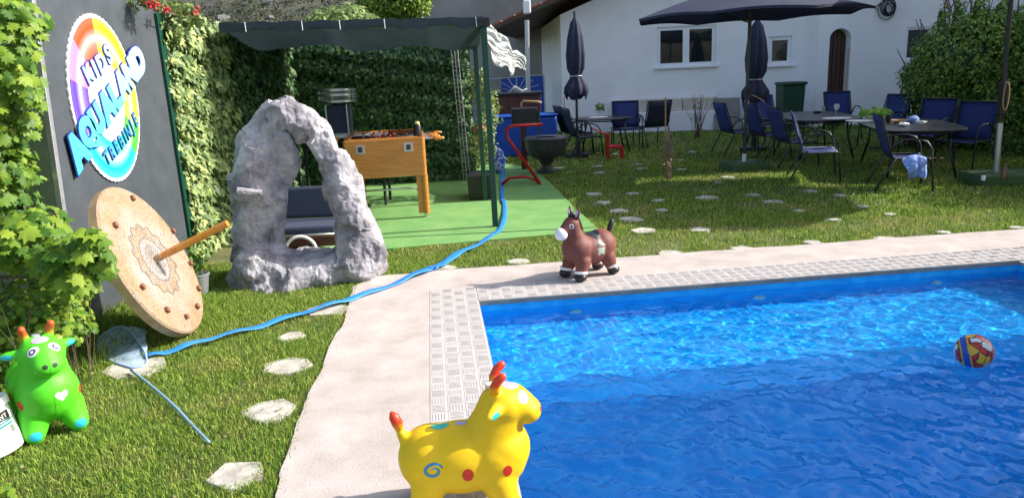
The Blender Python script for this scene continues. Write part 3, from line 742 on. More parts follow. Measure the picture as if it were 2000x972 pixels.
# swim ring sign
def YZ(px, py): p = XP(px, py, XL); return p.y, p.z
cy = (YZ(126, 190)[0] + YZ(268, 190)[0]) / 2 + .0; cz = (YZ(168, 30)[1] + YZ(215, 355)[1]) / 2
ry = (YZ(268, 215)[0] - YZ(126, 180)[0]) / 2 * .96; rz = (YZ(168, 30)[1] - YZ(215, 355)[1]) / 2
sg = thing('swim_ring_sign', 'round rainbow coloured cut out sign with bubble lettering on the dark board', 'sign', (XL, cy, cz))
def disc(n, s_, x0, x1, wob=0):
    b = MB(); slabx(b, [(ry * s_ * math.cos(a) * (1 + wob * math.sin(a * 61)), rz * s_ * math.sin(a) * (1 + wob * math.sin(a * 61))) for a in [2 * PI * i / n for i in range(n)]], x0, x1); return b
disc(180, 1.02, .003, .016, .008).build('backing_disc', M['white2'], sg)
mr_ = bpy.data.materials.new('rainbow_print'); mr_.use_nodes = True; N = mr_.node_tree.nodes; L = mr_.node_tree.links; bs = N['Principled BSDF']; bs.inputs['Roughness'].default_value = .4
tc = N.new('ShaderNodeTexCoord'); sx = N.new('ShaderNodeSeparateXYZ'); L.new(tc.outputs['Object'], sx.inputs[0])
dv1 = N.new('ShaderNodeMath'); dv1.operation = 'DIVIDE'; dv1.inputs[1].default_value = ry; L.new(sx.outputs['Y'], dv1.inputs[0])
dv2 = N.new('ShaderNodeMath'); dv2.operation = 'DIVIDE'; dv2.inputs[1].default_value = rz; L.new(sx.outputs['Z'], dv2.inputs[0])
at = N.new('ShaderNodeMath'); at.operation = 'ARCTAN2'; L.new(dv2.outputs[0], at.inputs[0]); L.new(dv1.outputs[0], at.inputs[1])
mp = N.new('ShaderNodeMapRange'); mp.inputs[1].default_value = -PI; mp.inputs[2].default_value = PI; L.new(at.outputs[0], mp.inputs[0])
cr = N.new('ShaderNodeValToRGB'); cr.color_ramp.interpolation = 'CONSTANT'; L.new(mp.outputs[0], cr.inputs[0])
# angle fraction: 0=left(-pi) .25=bottom .5=right .75=top
stops = [(0, (.10, .04, .85)), (.075, (.0, .62, .85)), (.27, (.0, .80, .40)), (.36, (.06, .72, .03)), (.43, (.60, .85, .02)), (.52, (.95, .88, .01)), (.60, (.98, .72, .0)), (.72, (.95, .45, .02)), (.755, (.93, .07, .01)), (.87, (.9, .20, .75)), (.955, (.10, .04, .85))]
el = cr.color_ramp.elements; el[0].position = 0; el[0].color = stops[0][1] + (1,); el[1].position = stops[1][0]; el[1].color = stops[1][1] + (1,)
for p_, c_ in stops[2:]: e_ = el.new(p_); e_.color = c_ + (1,)
# pale printed sheen band around the middle of the tube, white centre
sq = N.new('ShaderNodeVectorMath'); sq.operation = 'LENGTH'; cb = N.new('ShaderNodeCombineXYZ'); L.new(dv1.outputs[0], cb.inputs[0]); L.new(dv2.outputs[0], cb.inputs[1]); L.new(cb.outputs[0], sq.inputs[0])
r2_ = N.new('ShaderNodeValToRGB'); L.new(sq.outputs['Value'], r2_.inputs[0]); e = r2_.color_ramp.elements
e[0].position = .50; e[0].color = (1, 1, 1, 1); e[1].position = .53; e[1].color = (0, 0, 0, 1)
for p_, v_ in ((.66, .12), (.745, .45), (.80, .15), (.86, .0), (.95, .05)): q_ = e.new(p_); q_.color = (v_, v_, v_, 1)
mxx = N.new('ShaderNodeMix'); mxx.data_type = 'RGBA'; L.new(r2_.outputs[0], mxx.inputs[0]); L.new(cr.outputs[0], mxx.inputs[6]); mxx.inputs[7].default_value = (.92, .93, .95, 1); L.new(mxx.outputs[2], bs.inputs['Base Color'])
disc(96, .975, .017, .021).build('rainbow_ring', mr_, sg)
def lettermat(nm, c1, c2):
    m_ = bpy.data.materials.new(nm); m_.use_nodes = True; n_ = m_.node_tree; bb = n_.nodes['Principled BSDF']; bb.inputs['Roughness'].default_value = .4
    tc = n_.nodes.new('ShaderNodeTexCoord'); sx = n_.nodes.new('ShaderNodeSeparateXYZ'); cr = n_.nodes.new('ShaderNodeValToRGB')
    n_.links.new(tc.outputs['Generated'], sx.inputs[0]); n_.links.new(sx.outputs['Z'], cr.inputs[0]); n_.links.new(cr.outputs[0], bb.inputs[0])
    cr.color_ramp.elements[0].color = c1 + (1,); cr.color_ramp.elements[1].color = c2 + (1,); cr.color_ramp.elements[0].position = .15; cr.color_ramp.elements[1].position = .75; return m_
M['lt1'] = lettermat('letter_cyan', (.03, .60, .80), (.20, .66, .88)); M['lt2'] = lettermat('letter_green', (.06, .75, .50), (.10, .60, .85)); M['lt3'] = lettermat('letter_lilac', (.08, .62, .85), (.40, .58, .90))
M['lto'] = mat('letter_outline', (.012, .02, .25), .45)
M['ltt'] = mat('letter_small_fill', (.05, .25, .52), .45); M['ltt2'] = mat('letter_small_outline', (.01, .03, .18), .45)
def letter(ch, px, py, hpx, rot, m1, m2, wsc=.9, fat=.05):
    Y_, Z_ = YZ(px, py); z_a = YZ(px, py - hpx / 2)[1]; z_b = YZ(px, py + hpx / 2)[1]; hh = (z_a - z_b) * .86; par = None
    for nm, of, ex, m_, dx in (('letter', fat + .03, .0025, m1, .0325), ('outline', fat + .068, .003, m2, .0265)):
        cu = bpy.data.curves.new('t', 'FONT'); cu.body = ch; cu.size = 1; cu.offset = of; cu.extrude = ex / hh; cu.resolution_u = 4; cu.align_x = 'CENTER'
        to = bpy.data.objects.new('t', cu); COL.objects.link(to); dg = bpy.context.evaluated_depsgraph_get(); me = bpy.data.meshes.new_from_object(to.evaluated_get(dg)); bpy.data.objects.remove(to)
        c, s_ = math.cos(rot), math.sin(rot)
        for v in me.vertices:
            x, y, z = v.co.x * wsc, (v.co.y - .36), v.co.z
            x, y = x * hh / .72, y * hh / .72
            v.co = (z * hh + dx, x * c - y * s_ + Y_ - cy, x * s_ + y * c + Z_ - cz)
        me.name = nm; o = link(nm, me, m_, par or sg)
        if par is None: par = o
for ch, px, py, h_ in (('K', 164, 144, 42), ('I', 176, 134, 40), ('D', 189, 123, 42), ('S', 203, 106, 42)): letter(ch, px, py, h_, math.radians(26), M['lt3'], M['lto'], .88, .012)
for i, (ch, px, py, h_) in enumerate((('A', 143, 292, 72), ('Q', 163, 257, 62), ('U', 181, 232, 58), ('A', 201, 206, 60), ('L', 216, 188, 54), ('A', 231, 163, 56), ('N', 246, 142, 54), ('D', 262, 118, 56))):
    letter(ch, px, py, h_, math.radians(28), M['lt2'] if i < 1 else (M['lt1'] if i < 5 else M['lt3']), M['lto'], .92, .06)
for ch, px, py, h_ in (('T', 201, 308, 32), ('R', 211, 298, 32), ('E', 220, 287, 32), ('B', 229, 277, 32), ('I', 236, 268, 31), ('N', 243, 258, 31), ('J', 250, 246, 31), ('E', 257, 234, 32)):
    letter(ch, px, py, h_, math.radians(24), M['ltt'], M['ltt2'], .70, -.018)

# ------------------------------------------------------------------ sundial
sc_ = Vector((-2.215, 4.484, .495)) * K; sn = Vector((.9148, .1078, .3892)).normalized(); SR = .504 * K; thk = .07
t = thing('sundial', 'large round painted sundial disc tilted back against the dark board', 'sundial', (sc_.x, sc_.y, 0))
sa = sn.cross(Vector((0, 0, 1))).normalized(); sb_ = sn.cross(sa); Md = Matrix((sa, -sb_, sn)).transposed()   # local x,y,z(normal)
sloc = sc_ - Vector((sc_.x, sc_.y, 0))
def dput(o): o.matrix_basis = Matrix.Translation(sloc) @ Md.to_4x4(); return o
md = bpy.data.materials.new('sundial_mosaic'); md.use_nodes = True; N = md.node_tree.nodes; L = md.node_tree.links; bs = N['Principled BSDF']; bs.inputs['Roughness'].default_value = .7
tc = N.new('ShaderNodeTexCoord'); vl = N.new('ShaderNodeVectorMath'); vl.operation = 'LENGTH'; mpz = N.new('ShaderNodeMapping'); mpz.inputs['Scale'].default_value = (1, 1, 0); L.new(tc.outputs['Object'], mpz.inputs[0]); L.new(mpz.outputs[0], vl.inputs[0])
rr_ = N.new('ShaderNodeValToRGB'); L.new(vl.outputs['Value'], rr_.inputs[0]); e = rr_.color_ramp.elements
e[0].position = 0; e[0].color = (.44, .44, .44, 1); e[1].position = SR; e[1].color = (.36, .24, .14, 1)
for p_, c_ in ((.14 * K, (.42, .42, .42)), (.15 * K, (.28, .24, .19)), (.16 * K, (.36, .27, .19)), (.215 * K, (.35, .26, .18)), (.225 * K, (.28, .21, .16)), (.24 * K, (.41, .35, .29)), (.33 * K, (.40, .32, .26)), (.40 * K, (.36, .26, .16))):
    q_ = e.new(p_); q_.color = c_ + (1,)
nz = N.new('ShaderNodeTexNoise'); nz.inputs['Scale'].default_value = 5; L.new(tc.outputs['Object'], nz.inputs[0])
cr2 = N.new('ShaderNodeValToRGB'); e2 = cr2.color_ramp.elements; e2[0].position = .36; e2[0].color = (.36, .20, .10, 1); e2[1].position = .66; e2[1].color = (.42, .42, .46, 1); q_ = e2.new(.5); q_.color = (.44, .36, .22, 1); L.new(nz.outputs[0], cr2.inputs[0])
m1_ = N.new('ShaderNodeMix'); m1_.data_type = 'RGBA'; m1_.inputs[0].default_value = .30; L.new(rr_.outputs[0], m1_.inputs[6]); L.new(cr2.outputs[0], m1_.inputs[7])
vo = N.new('ShaderNodeTexVoronoi'); vo.feature = 'DISTANCE_TO_EDGE'; vo.inputs['Scale'].default_value = 36; L.new(tc.outputs['Object'], vo.inputs[0])
vr = N.new('ShaderNodeValToRGB'); vr.color_ramp.elements[0].position = .0; vr.color_ramp.elements[0].color = (.22, .18, .17, 1); vr.color_ramp.elements[1].position = .05; vr.color_ramp.elements[1].color = (.86, .84, .82, 1); L.new(vo.outputs[0], vr.inputs[0])
m2_ = N.new('ShaderNodeMix'); m2_.data_type = 'RGBA'; m2_.blend_type = 'MULTIPLY'; m2_.inputs[0].default_value = .95; L.new(m1_.outputs[2], m2_.inputs[6]); L.new(vr.outputs[0], m2_.inputs[7]); L.new(m2_.outputs[2], bs.inputs['Base Color'])
M['inkl'] = mat('mandala_ink', (.18, .15, .14), .8)
M['rim'] = mat('sundial_rim', (.34, .22, .12), .75, col2=(.50, .36, .22), scale=7)
b = MB(); b.lathe([(.001, 0), (SR * .5, 0), (SR - .012, 0), (SR, -.012)], 96); dput(b.build('dial_face', md, t, smooth='auto'))
b = MB(); b.lathe([(SR, -.0121), (SR, -thk), (SR - .02, -thk - .004), (.001, -thk - .004)], 96); dput(b.build('rim', M['rim'], t, smooth='auto'))
b = MB()
for r_, n_, am in ((.145, 24, .006), (.150, 24, .006), (.225, 14, .016), (.232, 14, .016), (.09, 16, .008), (.06, 12, .006)):
    b.tube([(r_ * K * math.cos(a) * (1 + am / r_ * math.cos(n_ * a)), r_ * K * math.sin(a) * (1 + am / r_ * math.cos(n_ * a)), .0005) for a in np.linspace(0, 2 * PI, 241)[:-1]], .0026, 4, closed=True, flat=.5)
for k in range(28):
    a = 2 * PI * k / 28; r0, r1 = .03 * K, .140 * K
    b.tube([(math.cos(a + .16 * math.sin(PI * q)) * (r0 + (r1 - r0) * q), math.sin(a + .16 * math.sin(PI * q)) * (r0 + (r1 - r0) * q), .0005) for q in np.linspace(0, 1, 7)], .0023, 4, flat=.5)
for k in range(14):
    a = 2 * PI * (k + .5) / 14; c = (math.cos(a) * .19 * K, math.sin(a) * .19 * K)
    b.tube([(c[0] + .024 * math.cos(q), c[1] + .024 * math.sin(q), .0005) for q in np.linspace(0, 2 * PI, 14)[:-1]], .0021, 4, closed=True, flat=.5)
dput(b.build('mandala_lines', M['inkl'], t))
def dialpt(px, py):
    d = ray(px, py); k = (sc_ - C0).dot(sn) / d.dot(sn); q = C0 + d * k - sc_; return q.dot(sa), q.dot(-sb_)
M['hmark'] = mat('hour_marker_wood', (.22, .09, .05), .6)
for px, py in ((257, 388), (223, 441), (336, 452), (276, 561), (370, 515), (386, 564), (383, 599), (362, 619), (324, 606)):
    x, y = dialpt(px, py); b = MB(); b.box((x, y, .012), (.034, .034, .024), math.atan2(y, x)); dput(b.build('hour_marker', M['hmark'], t, bevel=.003))
b = MB()
b.tube([(0, 0, -.01), (0, 0, .05)], .026, 14); dput(b.build('gnomon_collar', M['rim'], t, smooth='auto'))
b = MB(); b.tube([(0, 0, .05), (0, 0, .10), (0, 0, .497 * K), (0, 0, .503 * K)], [.022, .027, .027, .023], 8); dput(b.build('gnomon', M['peg'], t))
for a in (3.6, 4.3, 4.9):
    x, y = SR * math.cos(a), -abs(SR * math.sin(a)) if False else SR * math.sin(a)
    b = MB(); b.tube([(x * .99, y * .99, -thk / 2), (x * 1.008, y * 1.008, -thk / 2)], .018, 12); dput(b.build('rim_bolt', M['hmark'], t))
# small plant pot behind the dial
c = G(392, 572); t = thing('plant_pot', 'small grey pot half hidden behind the sundial', 'pot', c)
b = MB(); b.lathe([(.001, 0), (.06, 0), (.085, .15), (.092, .155), (.092, .17), (.08, .17), (.075, .13)], 20); b.build('pot', M['alu'], t, smooth='auto')
pp, nn_ = cloud([(c.x - .04, c.y + .05, .3, .13, .1, .18)], 110, .2); foliage(t, pp, nn_, rng.uniform(.04, .09, len(pp)), rng.normal(0, .8, len(pp)), 'simple', M['vined'], 40, base=c)

# ------------------------------------------------------------------ rock arch
RY = 6.25; kp = RY / FPX
def rp(px, py, rpx, dy=0.0): p = V(px, py, RY + dy); return (p.x, p.y, p.z, rpx * kp)
ch = [
 [rp(498, 560, 38, -.10), rp(492, 480, 34, 0), rp(497, 430, 38), rp(500, 380, 40), rp(500, 320, 42), rp(497, 285, 40)],
 [rp(530, 470, 26, .05), rp(532, 400, 24, .05), rp(545, 300, 24)],
 [rp(497, 295, 34), rp(524, 245, 30, .05), rp(548, 216, 28, .05), rp(578, 232, 24)],
 [rp(485, 500, 30, .2), rp(485, 300, 26, .18)],
 [rp(474, 280, 20), rp(476, 330, 24), rp(482, 380, 28)], [rp(474, 278, 19), rp(508, 274, 22)], [rp(478, 540, 24, -.05), rp(500, 560, 30, -.1)],
 [rp(560, 350, 18), rp(556, 320, 24), rp(548, 280, 26)],
 [rp(552, 220, 28), rp(594, 238, 24), rp(630, 275, 28), rp(654, 320, 30), rp(670, 370, 32), rp(684, 420, 36), rp(694, 455, 42), rp(706, 490, 48, -.05)],
 [rp(690, 470, 32, .15), rp(672, 400, 22, .16), rp(640, 310, 20, .14)],
 [rp(500, 520, 44, -.1), rp(540, 538, 38, -.15), rp(590, 538, 32, -.12), rp(640, 530, 36, -.1), rp(710, 515, 42, -.1)],
 [rp(480, 545, 24, .1), rp(580, 520, 34, .25), rp(690, 515, 36, .2), rp(735, 520, 22, 0)],
 [rp(570, 560, 26, -.28), rp(640, 545, 24, -.22), rp(520, 575, 26, -.3)],
 [rp(530, 490, 24, 0), rp(560, 505, 20)], [rp(565, 508, 20), rp(605, 510, 22), rp(650, 505, 22)],
]
rm = fuse(ch, .019, 3)
bmr = bmesh.new(); bmr.from_mesh(rm); bmesh.ops.subdivide_edges(bmr, edges=bmr.edges, cuts=1, use_grid_fill=True); bmr.normal_update()
from mathutils.kdtree import KDTree
def facet(bm_, n, amt, tilt, stretch, seed):
    """chisel the surface: every patch is pressed towards its own tilted plane"""
    bm_.normal_update(); rr_ = random.Random(seed); bm_.verts.ensure_lookup_table(); vs_ = bm_.verts; kd = KDTree(n); pl_ = []
    def key(p): q = noise.noise_vector(p * 3.0) * .06; return Vector((p.x + q.x, p.y + q.y, (p.z + q.z) * stretch))
    for i in range(n):
        v = vs_[rr_.randrange(len(vs_))]; nn = (v.normal + Vector([rr_.gauss(0, tilt) for _ in range(3)])).normalized(); kd.insert(key(v.co), i); pl_.append((v.co.copy(), nn))
    kd.balance()
    new = []
    for v in vs_:
        _, i, _ = kd.find(key(v.co)); c, nn = pl_[i]; d = (v.co - c).dot(nn); d = max(-.07, min(.07, d)); new.append(v.co - nn * d * amt)
    for v, p in zip(vs_, new): v.co = p
for v in bmr.verts:
    p = v.co; v.co = p + v.normal * (.05 * noise.noise(p * 2.2 + Vector((3, 1, 7))) + .035 * noise.noise(Vector((p.x * 6, p.y * 6, p.z * 3))))
facet(bmr, 120, .65, .15, .5, 5)
facet(bmr, 900, .38, .20, .55, 6)
bmr.normal_update()
for v in bmr.verts:
    p = v.co; v.co = p + v.normal * (.006 * noise.noise(p * 34) + .009 * noise.noise(Vector((p.x * 18, p.y * 18, p.z * 7))))
for v in bmr.verts: v.co.z = max(v.co.z, -.02)
bmr.to_mesh(rm); bmr.free()
rl = Vector((V(590, 500, RY).x, RY, 0)); rm.transform(Matrix.Translation(-rl)); rm.name = 'rock_body'
rt = thing('rock_arch', 'rugged grey painted rock arch with a tall oval hole', 'rock sculpture', rl)
link('rock_body', rm, M['rock'], rt, smooth=True)
b = MB(); c = V(487, 373, RY - .22); b.box(c, (.20, .16, .035), M=Matrix.Rotation(.2, 3, 'Y') @ Matrix.Rotation(.3, 3, 'Z')); b.build('ledge', M['rock'], rt, world=True, bevel=.008)
# navy seat seen through the hole
c = G(608, 470); cY = 7.7; c = V(605, 440, cY)
t = thing('garden_sofa', 'navy cushioned seat on a red brown base seen through the rock arch', 'sofa', (c.x, cY, 0))
b = MB(); z1, z0 = V(605, 372, cY + .3).z, V(605, 432, cY).z
b.box((0, .30, (z1 + z0) / 2 + .02), (.66, .14, z1 - z0 + .05), M=Matrix.Rotation(-.15, 3, 'X')); b.build('back_cushion', M['cushion'], t, bevel=.03)
b = MB(); b.box((0, 0, z0 - .05), (.66, .5, .09)); b.build('seat_cushion', M['cushion'], t, bevel=.03)
b = MB(); b.box((0, 0, (z0 - .1) / 2), (.7, .55, z0 - .1)); b.build('base', M['dkbrown'], t, bevel=.02)
b = MB(); b.tube([(-.34, -.285, z0 - .09), (.34, -.285, z0 - .085)], .012, 8); b.build('front_rail', M['steel'], t, smooth=True)
c = V(588, 490, 6.9); b = MB(); b.tube([c + Vector((.14 * math.cos(a), .02 * math.cos(a), .14 * math.sin(a))) for a in np.linspace(.1, PI - .1, 14)], .016, 8)
tag(b.build('white_hoop', M['white2'], smooth=True), 'white plastic hoop low inside the opening of the rock arch', 'hoop')

# ------------------------------------------------------------------ football table
fy = 8.65; fl_, fr_ = V(700, 428, fy), V(822, 430, fy); zb0 = V(750, 347, fy).z; zb1 = V(750, 273, fy).z
x0, x1 = V(672, 300, fy).x, V(831, 300, fy).x; cx = (x0 + x1) / 2; W_ = x1 - x0; Ld = 1.32
t = thing('football_table', 'orange wood table football cabinet with brown players', 'football table', (cx - Ld / 2 * math.sin(math.radians(7)), fy + Ld / 2 * math.cos(math.radians(7)), 0), math.radians(7))
hb = zb1 - zb0
b = MB(); b.box((0, -Ld / 2 + .0125, zb0 + hb / 2), (W_ - .07, .025, hb)); b.build('end_panel', M['orange'], t, bevel=.004)
b = MB(); b.box((0, Ld / 2 - .0125, zb0 + hb / 2), (W_ - .07, .025, hb)); b.build('end_panel', M['orange'], t, bevel=.004)
for s in (-1, 1):
    b = MB(); b.box((s * (W_ / 2 - .0125), 0, zb0 + hb / 2), (.025, Ld - .07, hb)); b.build('side_panel', M['orange'], t, bevel=.004)
    for q in (-1, 1):
        b = MB(); b.tube([(s * (W_ / 2 - .036), q * (Ld / 2 - .036), zb0 - .004), (s * (W_ / 2 - .036), q * (Ld / 2 - .036), zb1 + .002)], .036, 20); b.build('corner_post', M['orange'], t, smooth='auto')
        b = MB(); b.box((s * (W_ / 2 - .075), q * (Ld / 2 - .055), (zb0 + .06) / 2 + .01), (.11, .05, zb0 - .05)); b.tube([(s * (W_ / 2 - .036), q * (Ld / 2 - .05), .06), (s * (W_ / 2 - .036), q * (Ld / 2 - .05), zb0)], .042, 16)
        lg = b.build('leg', M['orange'], t, smooth='auto')
        b = MB(); b.lathe([(.03, 0), (.03, .02), (.01, .025), (.01, .06)], 12, (s * (W_ / 2 - .05), q * (Ld / 2 - .05), 0), True); b.build('foot', M['steel'], lg)
b = MB(); b.box((0, 0, zb1 - .14), (W_ - .06, Ld - .06, .012)); b.build('playing_field', M['greenbase'], t)
for s in (-1, 1): b = MB(); b.box((s * (W_ / 2 - .04), 0, zb1 + .006), (.06, Ld - .15, .018)); b.build('side_rail', M['orange'], t, bevel=.004)
for s in (-1, 1): b = MB(); b.box((0, s * (Ld / 2 - .04), zb1 + .006), (W_ - .15, .06, .018)); b.build('end_rail', M['peg'], t, bevel=.004)
for k in range(8):
    y = -Ld / 2 + .16 + k * (Ld - .32) / 7; off = random.uniform(-.045, .045); sd = 1 if k % 2 == 0 else -1
    b = MB(); b.tube([(-W_ / 2 - .08 + off, y, zb1 - .03), (W_ / 2 + .08 + off, y, zb1 - .03)], .0075, 8); rd = b.build('rod', M['dkgrey'], t, smooth=True)
    b = MB(); xx = sd * (W_ / 2 + .08) + off; b.tube([(xx, y, zb1 - .03), (xx + sd * .02, y, zb1 - .03), (xx + sd * .10, y, zb1 - .03), (xx + sd * .12, y, zb1 - .03)], [.014, .02, .018, .01], 10); b.build('handle', M['peg'], rd, smooth=True)
    npl = (3, 2, 5, 3, 3, 5, 2, 3)[k]; b = MB()
    for q in range(npl):
        xq = off + (q - (npl - 1) / 2) * .13; an = random.uniform(-.3, .3)
        b.box((xq, y, zb1 - .045), (.035, .022, .075)); b.sphere((xq, y, zb1 + .012), .016, 5); b.box((xq, y - .01, zb1 - .10), (.025, .03, .045))
    b.build('players', M['redf'] if k % 2 else M['dkbrown'], rd)
for dx in (-.27, .27):
    b = MB(); b.box((dx * W_ / .92, -Ld / 2 - .004, zb1 - .10), (.105, .006, .105)); pl = b.build('latch_plate', M['steel'], t, bevel=.002)
    b = MB(); b.box((dx * W_ / .92, -Ld / 2 - .010, zb1 - .10), (.05, .01, .06)); b.tube([(dx * W_ / .92, -Ld / 2 - .013, zb1 - .10), (dx * W_ / .92, -Ld / 2 - .022, zb1 - .10)], .014, 10); b.build('lock', M['dkgrey'], pl)
b = MB(); b.tube([(-W_ / 2 + .1, -Ld / 2 + .1, .36), (W_ / 2 - .1, -Ld / 2 + .1, .36)], .012, 8); b.tube([(-W_ / 2 + .1, Ld / 2 - .1, .36), (W_ / 2 - .1, Ld / 2 - .1, .36)], .012, 8); b.build('cross_bar', M['steel'], t, smooth=True)
q = V(816, 262, fy + .15)
can_ = thing('spray_can', 'black can with a yellow cap standing on the football table', 'can', (q.x, q.y, zb1 + .016))
b = MB(); b.lathe([(.001, 0), (.045, 0), (.045, .12), (.035, .135), (.001, .135)], 18); b.build('can_body', M['black'], can_, smooth='auto')
b = MB(); b.lathe([(.03, .1355), (.03, .155), (.022, .165), (.001, .165)], 14); b.build('cap', mat('pale_yellow', (.6, .62, .2), .5), can_, smooth='auto')

# display machine on a table behind
my = 9.9; c = V(668, 258, my); zt_ = V(668, 262, my).z
t = thing('side_table', 'long white topped table behind the football table', 'table', (V(680, 258, my).x, my, 0))
b = MB(); b.box((-.1, 0, zt_ - .015), (1.25, .55, .035)); b.build('table_top', M['white2'], t, bevel=.006)
for sx_ in (-.65, .45):
    for sy_ in (-.2, .2): b = MB(); b.tube([(sx_, sy_, 0), (sx_, sy_, zt_ - .034)], .02, 8); b.build('leg', M['dkgrey'], t)
c = V(665, 255, my); t = thing('candy_machine', 'glass and chrome drum machine on a dark body upon the side table', 'machine', (c.x, my, zt_ + .004))
hB = V(668, 205, my).z - zt_; hT = V(660, 176, my).z - zt_; hM = V(660, 198, my).z - zt_
b = MB(); b.box((0, 0, hB / 2), (.24, .22, hB)); b.build('body', M['cushion'], t, bevel=.008)
b = MB()
for sx_ in (-1, 1):
    for sy_ in (-1, 1): b.box((sx_ * .135, sy_ * .125, hB / 2), (.016, .016, hB))
b.box((0, 0, .008), (.30, .28, .014)); b.build('chrome_frame', M['steel'], t)
b = MB(); b.lathe([(.24, hM), (.24, hT - .01)], 32); b.build('glass_drum', M['glass'], t, smooth=True)
for z in (hM, (hM + hT) / 2 + .01, hT):
    b = MB(); b.lathe([(.235, z - .012), (.25, z - .012), (.25, z + .012), (.235, z + .012)], 32); b.build('drum_band', M['steel'], t, smooth='auto')
b = MB(); b.lathe([(.001, hM - .02), (.24, hM - .018), (.24, hM)], 32); b.build('drum_floor', M['black'], t)
b = MB(); b.box((-.02, -.2, (hM + hT) / 2), (.03, .02, hT - hM - .03)); b.build('chute', M['peg'], t)

# ------------------------------------------------------------------ bouncing animals
M['ycow'] = mat('yellow_vinyl', (.88, .58, .003), .52, spec=.4, col2=(.80, .50, .004), scale=3, bump=.08, bscale=18, rvar=.1); M['gcow'] = mat('green_vinyl', (.10, .66, .02), .52, spec=.4, col2=(.08, .56, .02), scale=3, bump=.08, bscale=18, rvar=.1); M['hrs'] = mat('brown_vinyl', (.20, .062, .048), .6, spec=.35, col2=(.15, .048, .036), scale=3)
def hornmat(nm, base, tip, z0, z1):
    m_ = bpy.data.materials.new(nm); m_.use_nodes = True; n_ = m_.node_tree; bb = n_.nodes['Principled BSDF']; bb.inputs['Roughness'].default_value = .4
    tc = n_.nodes.new('ShaderNodeTexCoord'); sx = n_.nodes.new('ShaderNodeSeparateXYZ'); cr = n_.nodes.new('ShaderNodeValToRGB')
    n_.links.new(tc.outputs['Generated'], sx.inputs[0]); n_.links.new(sx.outputs['Z'], cr.inputs[0]); n_.links.new(cr.outputs[0], bb.inputs[0])
    cr.color_ramp.elements[0].color = base + (1,); cr.color_ramp.elements[1].color = tip + (1,); cr.color_ramp.elements[0].position = .12; cr.color_ramp.elements[1].position = .5; return m_
M['hy'] = hornmat('horn_yellow_red', (.85, .45, .005), (.72, .05, .01), 0, 1); M['hg'] = hornmat('horn_green_red', (.25, .5, .02), (.55, .09, .02), 0, 1)
M['eyew'] = mat('eye_white', (.85, .85, .85), .4); M['eyeb'] = mat('eye_iris', (.06, .06, .16), .4); M['eyeg'] = mat('eye_iris_grey', (.30, .34, .50), .4); M['spotr'] = mat('red_spot', (.62, .03, .008), .4); M['spott'] = mat('teal_spot', (.03, .50, .38), .4)
M['spotb'] = mat('blue_swirl', (.05, .25, .42), .4); M['lilac'] = mat('lilac_patch', (.52, .42, .62), .4); M['cyan'] = mat('cyan_paint', (.03, .50, .65), .4); M['mg'] = mat('grey_swirl', (.28, .36, .30), .4); M['nost'] = mat('dark_nostril', (.03, .05, .03), .5)
def seam(me, m, t):
    bm_ = bmesh.new(); bm_.from_mesh(me); r_ = bmesh.ops.bisect_plane(bm_, geom=bm_.verts[:] + bm_.edges[:] + bm_.faces[:], plane_co=(0, .0003, 0), plane_no=(0, 1, 0)); b = MB()
    for e_ in r_['geom_cut']:
        if isinstance(e_, bmesh.types.BMEdge) and e_.calc_length() > 1e-5: b.tube([e_.verts[0].co, e_.verts[1].co], .0016, 4)
    bm_.free(); o = b.build('moulding_seam', m, t); o['kind'] = 'stuff'
